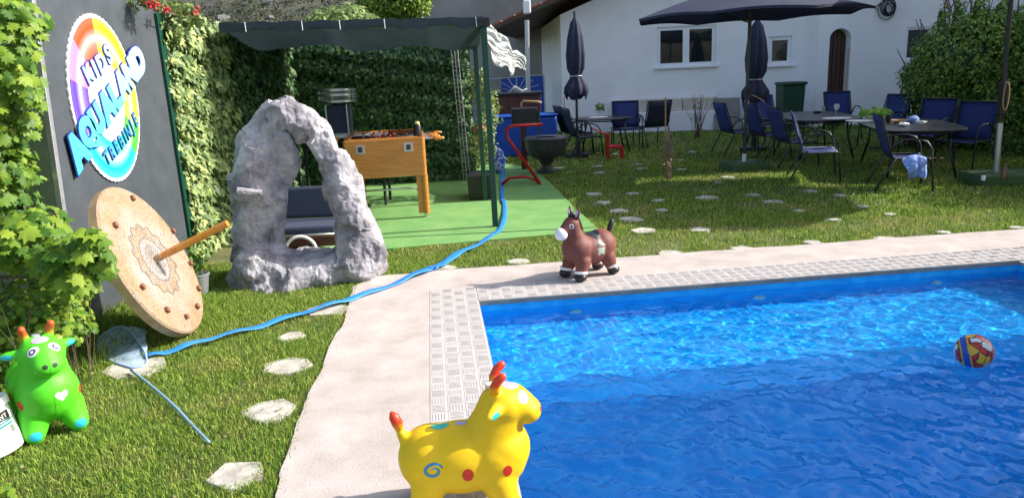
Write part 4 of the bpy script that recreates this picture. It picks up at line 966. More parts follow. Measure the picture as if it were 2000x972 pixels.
def cow(label, loc, rz, body, horn, sc_k, yellow):
    t = thing('hopper_cow', label, 'toy cow', loc, rz, 'inflatable hopping cows'); s = sc_k
    ch = [[(-.005, 0, .200, .20, .135, .138)], [(.115, 0, .205, .134), (.135, 0, .23, .124)], [(-.12, 0, .205, .128), (-.11, 0, .2, .128)],
          [(.110, 0, .27, .112), (.138, 0, .34, .098), (.155, 0, .395, .090)],
          [(.165, 0, .405, .086, .096, .082)], [(.19, 0, .405, .080), (.225, 0, .39, .066)], [(.255, 0, .376, .052, .066, .050)]]
    for sx in (-1, 1):
        for sy in (-1, 1): ch.append([(sx * .130, sy * .068, .13, .070), (sx * .148, sy * .082, .07, .056), (sx * .165, sy * .090, .045, .047)])
    ch.append([(-.20, 0, .27, .035), (-.225, 0, .305, .020), (-.235, 0, .33, .015)])
    for sy in (-1, 1): ch.append([(.135, sy * .085, .42, .026), (.12, sy * .118, .42, .022), (.108, sy * .142, .418, .015)])
    for sy in (-1, 1): ch.append([(.135, sy * .042, .465, .026), (.135, sy * .046, .485, .020)])
    me = fuse([[tuple(q * s for q in p) for p in c] for c in ch], .0075 * s, 9)
    for v in me.vertices: v.co.z = max(v.co.z, .001 * s) if v.co.z > .012 * s else max(0.0, v.co.z * .3)
    me.name = 'body'; bvh = BVHTree.FromPolygons([v.co.copy() for v in me.vertices], [tuple(p.vertices) for p in me.polygons]); link('body', me, M[body], t, smooth=True)
    seam(me, M[body], t)
    for sy in (-1, 1):
        b = MB(); b.tube([Vector(p) * s for p in ((.135, sy * .045, .472), (.134, sy * .050, .497), (.146, sy * .056, .522), (.166, sy * .058, .540), (.176, sy * .058, .546))], [q * s for q in (.022, .019, .0175, .0155, .008)], 14); b.build('horn', M[horn], t, smooth=True)
    b = MB(); b.tube([Vector(p) * s for p in ((-.232, 0, .322), (-.238, 0, .352), (-.250, 0, .382), (-.258, 0, .400))], [q * s for q in (.014, .022, .019, .006)], 12); b.build('tail_tip', M[horn], t, smooth=True)
    for sy in (-1, 1):
        d = Vector((-.35 if True else 0, -sy, -.12)); o = Vector((.222, sy * .2, .445)) * s + Vector((.07, 0, 0.02)) * s
        e = decal('eye', bvh, o, d, circle2(.0215 * s), M['eyew'], t)
        e2 = decal('iris', bvh, o, d, circle2(.013 * s), M['eyeg' if yellow else 'eyeb'], e, off=.0022)
        decal('pupil', bvh, o + Vector((0, 0, 0)), d, circle2(.006 * s), M['eyew'], e, off=.0032)
        on = Vector((.40, sy * .034, .385)) * s
        decal('nostril', bvh, on, (-1, -sy * .15, 0), circle2(.011 * s, 14), M['spotr' if yellow else 'nost'], t)
        decal('ear_patch', bvh, Vector((.30, sy * .128, .419)) * s, (-1, 0, 0), circle2(.017 * s, 12, 1.2, .7), M['spott' if yellow else 'cyan'], t)
        decal('spot', bvh, Vector((.02, sy * .4, .195)) * s, (0, -sy, 0), circle2(.021 * s, 22, 1, 1.2), M['spotr'], t)
        decal('spot', bvh, Vector((.165, sy * .4, .195)) * s, (0, -sy, 0), circle2(.017 * s, 22, 1, 1.3), M['spotr'], t)
        sp = []; wd = []
        for i in range(34):
            a = i / 33 * 2 * PI * 1.35; r_ = .034 - .024 * i / 33; sp.append((math.cos(a + .4) * r_ * s * 1.1, math.sin(a + .4) * r_ * s * .85)); wd.append(s * (.0015 + .0050 * math.sin(PI * min(1, (i + 2) / 34) ** .8)))
        decal_strip('swirl', bvh, Vector((-.105, sy * .4, .215)) * s, (0, -sy, 0), sp, wd, M['spotb' if yellow else 'mg'], t)
        decal('hoof_paint', bvh, Vector((.40, sy * .092, .045)) * s, (-1, 0, 0), circle2(.025 * s, 16, 1, .9), M['ycow' if yellow else 'cyan'], t)
    decal('forehead_patch', bvh, Vector((.19, 0, .8)) * s, (0, 0, -1), circle2(.034 * s, 18, 1, 1), M['lilac'], t, up=(1, 0, 0))
    decal('back_patch', bvh, Vector((-.08, -.0, .8)) * s, (0, 0, -1), circle2(.03 * s, 14, 1.2, .7), M['spott'], t, up=(0, 1, 0))
    decal('back_patch', bvh, Vector((.0, .0, .8)) * s, (0, 0, -1), circle2(.022 * s, 14, 1.1, .7), M['lilac'], t, up=(0, 1, 0))
    decal('chest_patch', bvh, Vector((.5, .03 * 1, .22)) * s, (-1, 0, 0), [(.0, -.03), (.025, -.005), (.03, .012), (.015, .024), (0, .014), (-.015, .024), (-.03, .012), (-.025, -.005)] if not yellow else circle2(.02, 14), M['eyew' if not yellow else 'spott'], t)
    b = MB(); b.lathe([(.001, 0), (.018 * s, 0), (.018 * s, .012 * s), (.001, .014 * s)], 14, (.12 * s, 0, .478 * s)); b.build('valve', M['white2'], t, smooth='auto')
    return t
yc = G(911, 986); cow('yellow inflatable cow with red spots and a blue swirl standing at the pool edge', (yc.x, yc.y, .013), math.radians(2), 'ycow', 'hy', 1.035, True)
gc = (G(62, 862) + G(165, 840)) / 2; gyaw = math.radians(-47); gf = Vector((math.cos(gyaw), math.sin(gyaw), 0)) * .17
cow('bright green inflatable cow with red spots standing on the grass beside the bucket', (gc.x - gf.x, gc.y - gf.y, .004), gyaw, 'gcow', 'hg', 1.08, False)
# brown horse / donkey
hf_, hrr = (G(1104, 546) + G(1137, 551)) / 2, G(1190, 537); hyaw = math.radians(214)
t = thing('hopper_horse', 'brown inflatable horse with a white muzzle standing on the deck', 'toy horse', ((G(1104, 546).x + G(1190, 537).x) / 2 + .02, G(1150, 540).y, .013), hyaw)
s = 1.0
ch = [[(0, 0, .21, .185, .125, .115)], [(.10, 0, .22, .12), (.12, 0, .23, .115)], [(-.11, 0, .22, .125)], [(.12, 0, .28, .085), (.15, 0, .36, .062), (.165, 0, .42, .062)], [(.165, 0, .42, .062), (.205, 0, .40, .048), (.24, 0, .375, .042)]]
for sx in (-1, 1):
    for sy in (-1, 1): ch.append([(sx * .12, sy * .07, .14, .062), (sx * .15, sy * .085, .06, .042), (sx * .155, sy * .088, .045, .04)])
ch = [[tuple(q * s * 1.08 for q in p) for p in c] for c in ch]; s = 1.08
me = fuse(ch, .008, 9); me.name = 'body'; bvh = BVHTree.FromPolygons([v.co.copy() for v in me.vertices], [tuple(p.vertices) for p in me.polygons]); link('body', me, M['hrs'], t, smooth=True)
b = MB(); b.sphere(Vector((.262, 0, .362)) * s, .048 * s, 12, (1, 1, 1)); b.build('muzzle', M['eyew'], t, smooth=True)
M['blkv'] = mat('black_vinyl', (.012, .010, .012), .4)
for sx in (-1, 1):
    for sy in (-1, 1):
        b = MB(); b.sphere(Vector((sx * .162, sy * .09, .034)) * s, .047 * s, 10, (1.05, 1, .76)); b.build('hoof', M['blkv'], t, smooth=True)
        b = MB(); b.tube([Vector((sx * .154, sy * .086, .060)) * s, Vector((sx * .152, sy * .085, .078)) * s], .050 * s, 20); b.build('fetlock_band', M['eyew'], t, smooth='auto')
for sy in (-1, 1):
    b = MB(); b.tube([Vector(p) * s for p in ((.14, sy * .035, .465), (.138, sy * .045, .50), (.134, sy * .052, .535), (.133, sy * .053, .55))], [q * s for q in (.02, .020, .012, .003)], 12, flat=.6); er = b.build('ear', M['hrs'], t, smooth=True)
    b = MB(); b.tube([Vector(p) * s for p in ((.152, sy * .037, .480), (.151, sy * .046, .505), (.142, sy * .052, .53))], [q * s for q in (.010, .012, .006)], 8, flat=.5); b.build('inner_ear', M['lilac'], er, smooth=True)
    d = Vector((-.25, -sy, -.05)); o = Vector((.24, sy * .2, .425)) * s
    e = decal('eye', bvh, o, d, circle2(.017 * s), M['eyew'], t); decal('iris', bvh, o, d, circle2(.011 * s), M['blkv'], e, off=.0022)
    decal('saddle', bvh, Vector((-.02, sy * .4, .27)) * s, (0, -sy, 0), [(-.05, -.03), (.05, -.03), (.045, .05), (-.045, .05)], M['blkv'], t, off=.002)
    decal('saddle_flap', bvh, Vector((-.02, sy * .4, .215)) * s, (0, -sy, 0), [(-.035, -.04), (.0, -.028), (.035, -.04), (.04, .02), (-.04, .02)], M['mg'], t, off=.003)
    decal_strip('bridle', bvh, Vector((.2, sy * .3, .40)) * s, (0, -sy, 0), [(-.05 * sy * -1, .03), (0, 0), (.03 * sy * -1, -.03)], .003, M['blkv'], t, off=.002)
decal('saddle_top', bvh, Vector((-.02, 0, .8)) * s, (0, 0, -1), circle2(.075, 20, 1.1, .8), M['blkv'], t, up=(1, 0, 0), off=.002, rings=5)
b = MB(); b.tube([Vector(p) * s for p in ((.185, 0, .480), (.155, 0, .492), (.125, 0, .475), (.095, 0, .42), (.075, 0, .37), (.06, 0, .335))], [q * s for q in (.012, .022, .022, .02, .018, .008)], 10); b.build('mane', M['blkv'], t, smooth=True)
b = MB(); b.tube([Vector(p) * s for p in ((-.19, 0, .30), (-.215, 0, .345), (-.235, 0, .385), (-.25, 0, .40))], [q * s for q in (.014, .022, .018, .005)], 10); b.build('tail', M['blkv'], t, smooth=True)

# ------------------------------------------------------------------ hose, net, bucket, ball, nozzles
hp = [(990, 258), (985, 300), (980, 372), (985, 400), (982, 437), (955, 462), (905, 490), (856, 518), (846, 523), (838, 524), (780, 548), (700, 576), (640, 596), (560, 618), (480, 642), (400, 664), (330, 683), (285, 693)]
hw_ = [.035, .035, .03, .03, .03, .035, .04, .045, .030, .05, .045, .04, .038, .035, .035, .033, .033, .033]
pts = [G(x, y, .03) for x, y in hp]; 
def crom(P_, W2, n=6):
    out, wo = [], []
    for i in range(len(P_) - 1):
        p0, p1_, p2_, p3 = P_[max(i - 1, 0)], P_[i], P_[i + 1], P_[min(i + 2, len(P_) - 1)]
        for k in range(n):
            u = k / n; out.append(.5 * ((2 * p1_) + (p2_ - p0) * u + (2 * p0 - 5 * p1_ + 4 * p2_ - p3) * u * u + (3 * p1_ - p0 - 3 * p2_ + p3) * u ** 3)); wo.append(W2[i] * (1 - u) + W2[i + 1] * u)
    out.append(P_[-1]); wo.append(W2[-1]); return out, wo
hpts, hws = crom(pts, hw_)
b = MB(); nH = len(hpts)
for i, (p, w_) in enumerate(zip(hpts, hws)):
    d = (hpts[min(i + 1, nH - 1)] - hpts[max(i - 1, 0)]).normalized(); sx = Vector((-d.y, d.x, 0)).normalized()
    z = .028 + .008 * math.sin(i * .9) + .006 * math.sin(i * .37); wob = 1 + .12 * math.sin(i * 1.7)
    p = Vector((p.x, p.y, 0)); tw = .12 * math.sin(i * .45)
    for q, zz_ in ((-1, .0), (-.6, .007), (0, .004), (.6, .007), (1, 0), (0, -.006)):
        b.v.append(p + sx * q * w_ * wob + Vector((0, 0, z + zz_ + q * w_ * tw)))
for i in range(nH - 1):
    for j in range(6): b.f.append([i * 6 + j, i * 6 + (j + 1) % 6, (i + 1) * 6 + (j + 1) % 6, (i + 1) * 6 + j])
tag(b.build('flat_hose', M['blue'], smooth=True), 'flat blue hose running from the red rack across deck and grass', 'hose')
# landing net
mn = bpy.data.materials.new('fine_netting'); mn.use_nodes = True; N = mn.node_tree.nodes; L = mn.node_tree.links; bs = N['Principled BSDF']; bs.inputs['Base Color'].default_value = (.50, .68, .90, 1); bs.inputs['Roughness'].default_value = .8
tp = N.new('ShaderNodeBsdfTransparent'); mx = N.new('ShaderNodeMixShader'); nz = N.new('ShaderNodeTexNoise'); nz.inputs['Scale'].default_value = 16; tc = N.new('ShaderNodeTexCoord'); L.new(tc.outputs['Object'], nz.inputs[0])
mr = N.new('ShaderNodeMapRange'); mr.inputs[1].default_value = .3; mr.inputs[2].default_value = .7; mr.inputs[3].default_value = .25; mr.inputs[4].default_value = .7; L.new(nz.outputs[0], mr.inputs[0]); L.new(mr.outputs[0], mx.inputs[0])
L.new(tp.outputs[0], mx.inputs[1]); L.new(bs.outputs[0], mx.inputs[2]); L.new(mx.outputs[0], N['Material Output'].inputs[0]); M['netting'] = mn
c = G(258, 722); t = thing('pool_net', 'blue mesh pool net with a long bent handle lying on the grass', 'net', c)
ring = [(196, 690), (190, 668), (200, 655), (235, 690 - 4), (262, 700), (287, 715)]
rim = [V(258, 722, c.y), V(222, 712, c.y + .12), V(196, 690, c.y + .30), V(192, 662, c.y + .42), V(222, 640, c.y + .50), V(246, 640, c.y + .46), V(268, 664, c.y + .34), V(284, 690, c.y + .16), V(285, 716, c.y + .04)]
rim = [Vector((p.x, p.y, max(.015, p.z))) for p in rim]
rs, _ = crom(rim + [rim[0]], [1] * 10, 4); rs = rs[:-1]
b = MB(); b.tube(rs, .006, 6, closed=True); b.build('rim', M['net'], t, world=True, smooth=True)
cen = sum(rim, Vector()) / len(rim); deep = Vector((.02, .14, .02)); b = MB(); nr = len(rs)
for k in range(9):
    u = k / 8
    for i, p in enumerate(rs):
        q = p.lerp(cen + deep, u * .93); q = q + deep * math.sin(u * PI / 2) * .6 + noise.noise_vector(q * 14) * .03 * u; q.z = max(.012, q.z); b.v.append(q)
for k in range(8):
    for i in range(nr): b.f.append([k * nr + i, k * nr + (i + 1) % nr, (k + 1) * nr + (i + 1) % nr, (k + 1) * nr + i])
b.f.append([8 * nr + i for i in range(nr)])
ob = b.build('bag', M['netting'], t, world=True, smooth=True)

hd = [G(256, 722, .03), G(300, 757, .03), G(340, 792, .035), G(372, 826, .02), G(408, 863, .015)]; hs, _ = crom(hd, [1] * 5, 5)
b = MB(); b.tube(hs, .0085, 8); b.build('handle', mat('net_handle', (.20, .34, .48), .4), t, world=True, smooth=True)
# bucket
c = G(18, 880); t = thing('paint_bucket', 'white plastic bucket with a green and black label at the left edge', 'bucket', (c.x - .03, c.y - .02, .005)); t.rotation_euler = (math.radians(-6), math.radians(-13), .5)
s = 1.0; Hb = .25
b = MB(); b.lathe([(.001, 0), (.105, 0), (.112, .01), (.122, Hb)], 40); bd = b.build('bucket_body', M['white2'], t, smooth='auto')
b = MB(); b.lathe([(.124, Hb - .03), (.132, Hb - .028), (.132, Hb), (.129, Hb + .008), (.118, Hb + .006), (.001, Hb + .002)], 40); b.build('lid', M['white2'], t, smooth='auto')
def band(z0, z1, a0, a1, m_, r_=.0012, nm='label_band'):
    b = MB(); n = 14
    for i in range(n + 1):
        a = a0 + (a1 - a0) * i / n
        for z in (z0, z1): rr = .112 + .010 * (z - .01) / (Hb - .01) + r_; b.v.append(Vector((rr * math.cos(a), rr * math.sin(a), z)))
    for i in range(n): b.f.append([2 * i, 2 * i + 2, 2 * i + 3, 2 * i + 1])
    return b.build(nm, m_, t, smooth=True)
A0, A1 = -2.3, -.35
band(.155, .198, A0, A1, M['black']); M['tealp'] = mat('teal_print', (.02, .25, .22), .5)
band(.142, .151, A0, A1, M['tealp']); band(.126, .137, A0, A1, M['tealp']); band(.113, .117, A0, A1, M['tealp']); band(.085, .12, A1 - .22, A1 - .02, M['boardside'])
for i, chx in enumerate('NT'):
    cu = bpy.data.curves.new('t', 'FONT'); cu.body = chx; cu.size = .03; cu.align_x = 'CENTER'; cu.extrude = .0004
    to = bpy.data.objects.new('t', cu); COL.objects.link(to); me = bpy.data.meshes.new_from_object(to.evaluated_get(bpy.context.evaluated_depsgraph_get())); bpy.data.objects.remove(to)
    a = A1 - .42 + .19 * i
    for v in me.vertices: rr = .1215 + v.co.z; aa = a + v.co.x / .12; v.co = (rr * math.cos(aa), rr * math.sin(aa), .166 + v.co.y)
    link('label_letter', me, M['white2'], t)
b = MB(); b.tube([Vector((.128 * math.cos(a), .128 * math.sin(a), Hb - .05 - .06 * math.sin(a * 1) * 0)) + Vector((0, 0, -.05 * math.sin(PI * (i / 18)))) for i, a in enumerate(np.linspace(-1.6, 1.5, 19))], .0025, 5); b.build('wire_handle', M['steel'], t, smooth=True)
# ball
bc = G(1900, 706, WZ); R_b = 34 * (bc - C0).dot(_f) / FPX; t = thing('beach_ball', 'multicoloured ball with a blue band floating in the pool', 'ball', (bc.x, bc.y, WZ + R_b * .62))
mb_ = bpy.data.materials.new('ball_print'); mb_.use_nodes = True; N = mb_.node_tree.nodes; L = mb_.node_tree.links; bs = N['Principled BSDF']; bs.inputs['Roughness'].default_value = .3
tc = N.new('ShaderNodeTexCoord'); vo = N.new('ShaderNodeTexVoronoi'); vo.inputs['Scale'].default_value = 22; L.new(tc.outputs['Object'], vo.inputs[0])
cr = N.new('ShaderNodeValToRGB'); cr.color_ramp.interpolation = 'CONSTANT'; sp_ = N.new('ShaderNodeSeparateColor'); L.new(vo.outputs['Color'], sp_.inputs[0]); L.new(sp_.outputs[0], cr.inputs[0])
for i, (p_, c_) in enumerate(((0, (.60, .03, .015)), (.42, (.75, .42, .02)), (.62, (.7, .7, .66)), (.74, (.05, .06, .25)), (.84, (.65, .06, .02)), (.94, (.05, .25, .08)))):
    e_ = cr.color_ramp.elements[i] if i < 2 else cr.color_ramp.elements.new(p_); e_.position = p_; e_.color = c_ + (1,)
ve = N.new('ShaderNodeTexVoronoi'); ve.feature = 'DISTANCE_TO_EDGE'; ve.inputs['Scale'].default_value = 22; L.new(tc.outputs['Object'], ve.inputs[0])
vr = N.new('ShaderNodeMath'); vr.operation = 'GREATER_THAN'; vr.inputs[1].default_value = .045; L.new(ve.outputs[0], vr.inputs[0])
mx_ = N.new('ShaderNodeMix'); mx_.data_type = 'RGBA'; mx_.inputs[6].default_value = (.02, .02, .03, 1); L.new(vr.outputs[0], mx_.inputs[0]); L.new(cr.outputs[0], mx_.inputs[7]); L.new(mx_.outputs[2], bs.inputs[0])
b = MB(); b.sphere((0, 0, 0), R_b, 24); o = b.build('ball_skin', mb_, t, smooth=True)
ax = Vector((.82, -.45, .25)).normalized(); X_, Y_ = frame_at(ax)
for off_, wd__, m_, nm in ((-.42, .16, M['bluep'], 'blue_band'), (-.60, .035, mat('yellow_band', (.7, .42, .02), .3), 'yellow_band'), (-.20, .035, mat('yellow_band', (.7, .42, .02), .3), 'yellow_band')):
    b = MB(); n = 48
    for k in range(5):
        h = off_ + (k / 4 - .5) * 2 * wd__; rr = math.sqrt(max(0, 1 - h * h))
        for j in range(n): a = 2 * PI * j / n; b.v.append((ax * h + X_ * math.cos(a) * rr + Y_ * math.sin(a) * rr) * (R_b * 1.006))
    for k in range(4):
        for j in range(n): b.f.append([k * n + j, k * n + (j + 1) % n, (k + 1) * n + (j + 1) % n, (k + 1) * n + j])
    b.build(nm, m_, t, smooth=True)
# pool inlets on the far wall
for i, (px, lb_) in enumerate(((1122, 'white round inlet fitting on the far pool wall below the brown horse'), (1480, 'white round inlet fitting in the middle of the far pool wall'), (1826, 'white round inlet fitting on the far pool wall above the ball'))):
    d = ray(px, 600); s0 = None
    for q in np.linspace(0, PLEN, 400):
        p = P(q, 0, WZ - .02); v = (p - C0); X__ = 1000 + FPX * v.dot(_r) / v.dot(_f)
        if X__ >= px: s0 = q; break
    t = thing('wall_inlet', lb_, 'pool inlet', P(s0, -.002, WZ - .17), AZP, 'inlet fittings of the far pool wall')
    b = MB(); b.tube([(0, 0, 0), (0, -.012, 0)], .05, 20); b.build('flange', M['white2'], t, smooth='auto', bevel=.003)
    b = MB(); b.tube([(0, -.0125, 0), (0, -.04, -.004)], .024, 14); b.build('nozzle', M['white2'], t, smooth='auto')

# ------------------------------------------------------------------ chairs and tables
def make_chair(mat_s, mat_e=None):
    """sling garden chair with looped arms; faces local +x"""
    t = thing('sling_chair', None, 'chair'); R_ = .0125
    hw = .27; back_top = (-.33, .92); back_low = (-.17, .42); front = (.24, .41)
    def sling(path, nm, m):
        n = len(path); th = .006; b = MB()
        for y in (-hw + .012, -.13, 0, .13, hw - .012):
            sag = -.012 * (1 - (abs(y) / hw) ** 2)
            for x, z, nx_, nz_ in path: b.v.append(Vector((x + nx_ * sag, y, z + nz_ * sag)))
        for a in range(4):
            for i in range(n - 1): b.f.append([a * n + i, a * n + i + 1, (a + 1) * n + i + 1, (a + 1) * n + i])
        o = b.build(nm, m, t, smooth=True); sm_ = o.modifiers.new('s', 'SOLIDIFY'); sm_.thickness = th; return o
    bp = [(back_top[0] + .0 + (back_low[0] - back_top[0]) * u - .012 * math.sin(PI * u), back_top[1] + (back_low[1] - back_top[1]) * u, .95, .3) for u in np.linspace(0, 1, 7)]
    sling(bp, 'backrest', mat_s)
    sp_ = [(back_low[0] + .02 + (front[0] - back_low[0]) * u, back_low[1] - .02 + (front[1] - back_low[1] + .02) * u - .02 * math.sin(PI * u) + (.0 if u < .9 else -.01), 0, 1) for u in np.linspace(0, 1, 7)]
    sling(sp_, 'seat', mat_s)
    b = MB()
    for s in (-1, 1): b.tube([(back_top[0], s * hw, back_top[1] + .01), (back_top[0] + .08, s * hw, .68), (back_low[0] - .005, s * hw, back_low[1] + .01), (back_low[0] + .04, s * hw, .398), (front[0], s * hw, front[1] - .005), (front[0] + .03, s * hw, .385)], R_, 7)
    b.tube([(back_top[0], -hw, back_top[1] + .01), (back_top[0], hw, back_top[1] + .01)], R_, 7); b.tube([(back_low[0], -hw, .405), (back_low[0], hw, .405)], R_, 7); b.tube([(front[0] + .03, -hw, .385), (front[0] + .03, hw, .385)], R_, 7)
    b.build('frame', mat_e or M['black'], t, smooth=True)
    for s in (-1, 1):
        y = s * (hw + .02)
        b = MB(); b.tube([(-.20, y, .50), (-.14, y, .60), (-.05, y, .645), (.10, y, .645), (.20, y, .61), (.26, y, .52), (.27, y, .40), (.31, y, 0)], R_, 7); b.build('arm_and_front_leg', M['dkgrey'], t, smooth=True)
        b = MB(); b.tube([(-.13, y, .42), (-.24, y, .22), (-.35, y, 0)], R_, 7); b.build('rear_leg', M['dkgrey'], t, smooth=True)
    return t
proto = {'n': make_chair(M['sling']), 'd': make_chair(M['slingd']), 'w': make_chair(M['sling'], M['slinge'])}
used = set(); CH = .99
def chair(kind, x, y, yaw, label, group):
    t = proto[kind] if kind not in used else copy_tree(proto[kind]); used.add(kind)
    t.location = (x, y, 0); t.rotation_euler = (0, 0, math.radians(yaw)); t.scale = (CH, CH, CH); t["label"] = label; t["group"] = group; return t
gS, gB = 'chairs around the small table', 'chairs around the long table'
a = V(1120, 260, 14.9); chair('d', a.x, 14.9, 14, 'leftmost dark sling chair at the small table, half hidden behind its twin', gS)
a = V(1138, 262, 14.0); chair('d', a.x, 14.0, 10, 'dark sling chair seen side on at the left of the small table', gS)
a = V(1224, 255, 15.3); chair('n', a.x, 15.3, 266, 'blue sling chair behind the small table facing the pool', gS)
a = G(1274, 284); chair('d', a.x, a.y, 108, 'black backed sling chair on the right of the small table', gS)
a = G(1436, 300); chair('n', a.x, a.y, 8, 'leftmost blue chair in the row at the long table', gB)
a = G(1496, 308); chair('n', a.x, a.y, 8, 'blue chair just right of the parasol pole at the long table', gB)
a = G(1545, 325); chair('n', a.x, a.y, 4, 'blue chair with its back to the pool between the pole and the white edged chair', gB)
a = G(1590, 348); ch4 = chair('w', a.x, a.y, -17, 'chair with a bright pale edge seen side on at the long table', gB)
a = G(1758, 366); ch5 = chair('n', a.x, a.y, -16, 'nearest chair at the long table with a pale blue towel on its arm', gB)
a = V(1503, 215, 15.0); chair('n', a.x, 15.0, 285, 'blue chair behind the closed parasol at the far left of the long table', gB)
a = V(1645, 215, 15.2); chair('n', a.x, 15.2, 268, 'blue chair at the far end of the long table in front of the door', gB)
a = V(1728, 225, 13.4); chair('n', a.x, 13.4, 200, 'blue chair behind the green plant at the long table', gB)
a = V(1812, 250, 11.7); chair('n', a.x, 11.7, 215, 'blue chair on the far side of the long table beside the hedge', gB)
a = V(1885, 265, 10.7); chair('n', a.x, 10.7, 212, 'rightmost blue chair at the long table against the hedge', gB)
# towel
q = ch5.location; 
b = MB(); nn = 14
for i in range(nn + 1):
    for j in range(nn + 1):
        u, v = i / nn, j / nn; x = -.02 + .30 * (u - .5) * (1 - .35 * v) + .05 * v; z = .40 - .26 * v; y = -.30 + .02 * math.sin(u * 14) * (.4 + v) - .05 * math.sin(v * 3) + .02 * math.sin(u * 5 + v * 7)
        b.v.append(Vector((x + .02, y, z + .04 * math.sin(u * PI))))
for i in range(nn):
    for j in range(nn): b.f.append([i * (nn + 1) + j, (i + 1) * (nn + 1) + j, (i + 1) * (nn + 1) + j + 1, i * (nn + 1) + j + 1])
tw = b.build('towel', M['towel'], smooth=True); tw.location = (q.x - .02, q.y, 0); sm_ = tw.modifiers.new('s', 'SOLIDIFY'); sm_.thickness = .012; tag(tw, 'crumpled pale blue towel hanging from the nearest chair', 'towel')
TH = .66
def table(name, label, cx, cy_, L_, W_, rz, group=None, rnd=True):
    t = thing(name, label, 'table', (cx, cy_, 0), rz, group); b = MB(); pts = []
    n = 40
    for i in range(n):
        a = 2 * PI * i / n; c, s_ = math.cos(a), math.sin(a); e = .45 if L_ > 1.3 else 1.0
        pts.append((math.copysign(abs(c) ** e, c) * L_ / 2, math.copysign(abs(s_) ** e, s_) * W_ / 2))
    b.prism(pts, TH - .022, TH); b.build('table_top', M['tabletop'], t, bevel=.006)
    b = MB(); b.tube([Vector((x * .9, y * .9, TH - .045)) for x, y in pts], .012, 6, closed=True); b.build('apron_ring', M['black'], t, smooth=True)
    for sx in (-1, 1):
        for sy in (-1, 1):
            x, y = sx * L_ * .36, sy * W_ * .33; b = MB(); b.tube([(x * .9, y * .9, TH - .03), (x * .95, y * .95, .35), (x * 1.12, y * 1.12, 0)], .016, 8); b.build('leg', M['black'], t, smooth=True)
    b = MB()
    for s_ in (-1, 1):
        b = MB(); b.tube([(s_ * L_ * .30, -W_ * .28, TH - .08), (s_ * L_ * .30, 0, TH - .22), (s_ * L_ * .30, W_ * .28, TH - .08)], .008, 6)
        b.tube([(s_ * L_ * .33, -W_ * .3, .25), (s_ * L_ * .33, W_ * .3, .25)], .008, 6)
        for q in (-1, 1): b.tube([(s_ * L_ * .30 + .0, q * W_ * .12 + .07 * math.cos(a), TH - .14 + .06 * math.sin(a)) for a in np.linspace(0, 2 * PI, 12)[:-1]], .006, 5, closed=True)
        b.build('lattice_brace', M['black'], t, smooth=True)
    return t
a = G(1176, 229, TH); table('round_table', 'small dark table with a leafy pot plant left of the twig bush', a.x, a.y - .1, 1.15, 1.1, 0)
sT = (a.x, a.y - .1)
table('garden_table', 'far dark garden table carrying the wine glass', 5.35, 13.0, 2.1, 1.15, math.radians(82), 'long dark tables standing end to end')
table('garden_table', 'near dark garden table carrying the bowl plant and crumpled napkins', 5.78, 10.75, 2.1, 1.15, math.radians(76), 'long dark tables standing end to end')
def mat_disc(px, py, r_, label):
    c = G(px, py, TH); b = MB(); b.prism([(c.x + r_ * math.cos(a), c.y + r_ * math.sin(a)) for a in np.linspace(0, 2 * PI, 29)[:-1]], TH + .001, TH + .005); tag(b.build('placemat', M['white2']), label, 'placemat', 'round pale placemats'); return c
mat_disc(1168, 229, .20, 'pale placemat under the plant on the small table'); mat_disc(1634, 231, .22, 'pale placemat under the wine glass'); mat_disc(1678, 236, .20, 'pale placemat right of the wine glass')
c = G(1633, 228, TH); t = thing('wine_glass', 'clear wine glass standing on the pale placemat', 'glass', (c.x, c.y, TH + .006)); b = MB()
b.lathe([(.001, 0), (.038, .002), (.006, .008), (.005, .085), (.02, .10), (.042, .135), (.044, .165), (.036, .205)], 20); b.build('bowl_and_stem', M['film'], t, smooth=True)
def potplant(px, py, r_, hgt, label, z=TH, n=120, mm='vine', nob=60, leaf=.06):
    c = G(px, py, z); t = thing('potted_plant', label, 'plant', (c.x, c.y, z + .006)); b = MB(); b.lathe([(.001, 0), (r_ * .55, 0), (r_ * .7, hgt * .35), (r_ * .62, hgt * .35)], 18); b.build('pot', M['white2'], t, smooth='auto')
    pp, nn_ = cloud([(c.x, c.y, z + hgt * .65, r_, r_, hgt * .4)], n, .3); foliage(t, pp, nn_, leaf * rng.uniform(.6, 1.2, len(pp)), rng.normal(0, 1, len(pp)), 'simple', M[mm], nob, base=Vector((c.x, c.y, z + .006))); return t
potplant(1172, 222, .09, .22, 'bright green pot plant on the small table', n=90, leaf=.08)
potplant(1709, 232, .22, .17, 'broad bright green plant in a low pot on the long table', n=260, leaf=.085, mm='lime')
c = G(1735, 240, TH); b = MB(); b.lathe([(.001, 0), (.035, 0), (.04, .11), (.036, .11), (.034, .01)], 16, (c.x, c.y, TH + .001)); tag(b.build('dark_cup', M['black'], smooth='auto'), 'dark cup right of the low plant on the long table', 'cup')
c = G(1755, 242, TH); b = MB(); b.lathe([(.001, 0), (.05, 0), (.10, .05), (.105, .055), (.095, .055), (.045, .012)], 20, (c.x, c.y, TH + .001)); tag(b.build('wooden_bowl', M['rope'], smooth='auto'), 'small tan bowl between the dark cup and the napkins', 'bowl')
for i, (px, py, lb_, m_) in enumerate(((1783, 240, 'crumpled pale napkin ball beside the tan bowl', 'towel'), (1765, 247, 'pale pink crumpled napkin at the table edge', 'white2'), (1800, 243, 'flat crumpled grey white napkin at the right', 'film'))):
    c = G(px, py, TH); b = MB(); b.sphere((0, 0, 0), .07, 7, (1.1, 1, .7 if i == 0 else .35))
    for k in range(len(b.v)): b.v[k] = b.v[k] + noise.noise_vector(b.v[k] * 30 + Vector((i, 0, 0))) * .022 + Vector((c.x, c.y, TH + (.05 if i == 0 else .03)))
    tag(b.build('napkin', M[m_]), lb_, 'napkin')
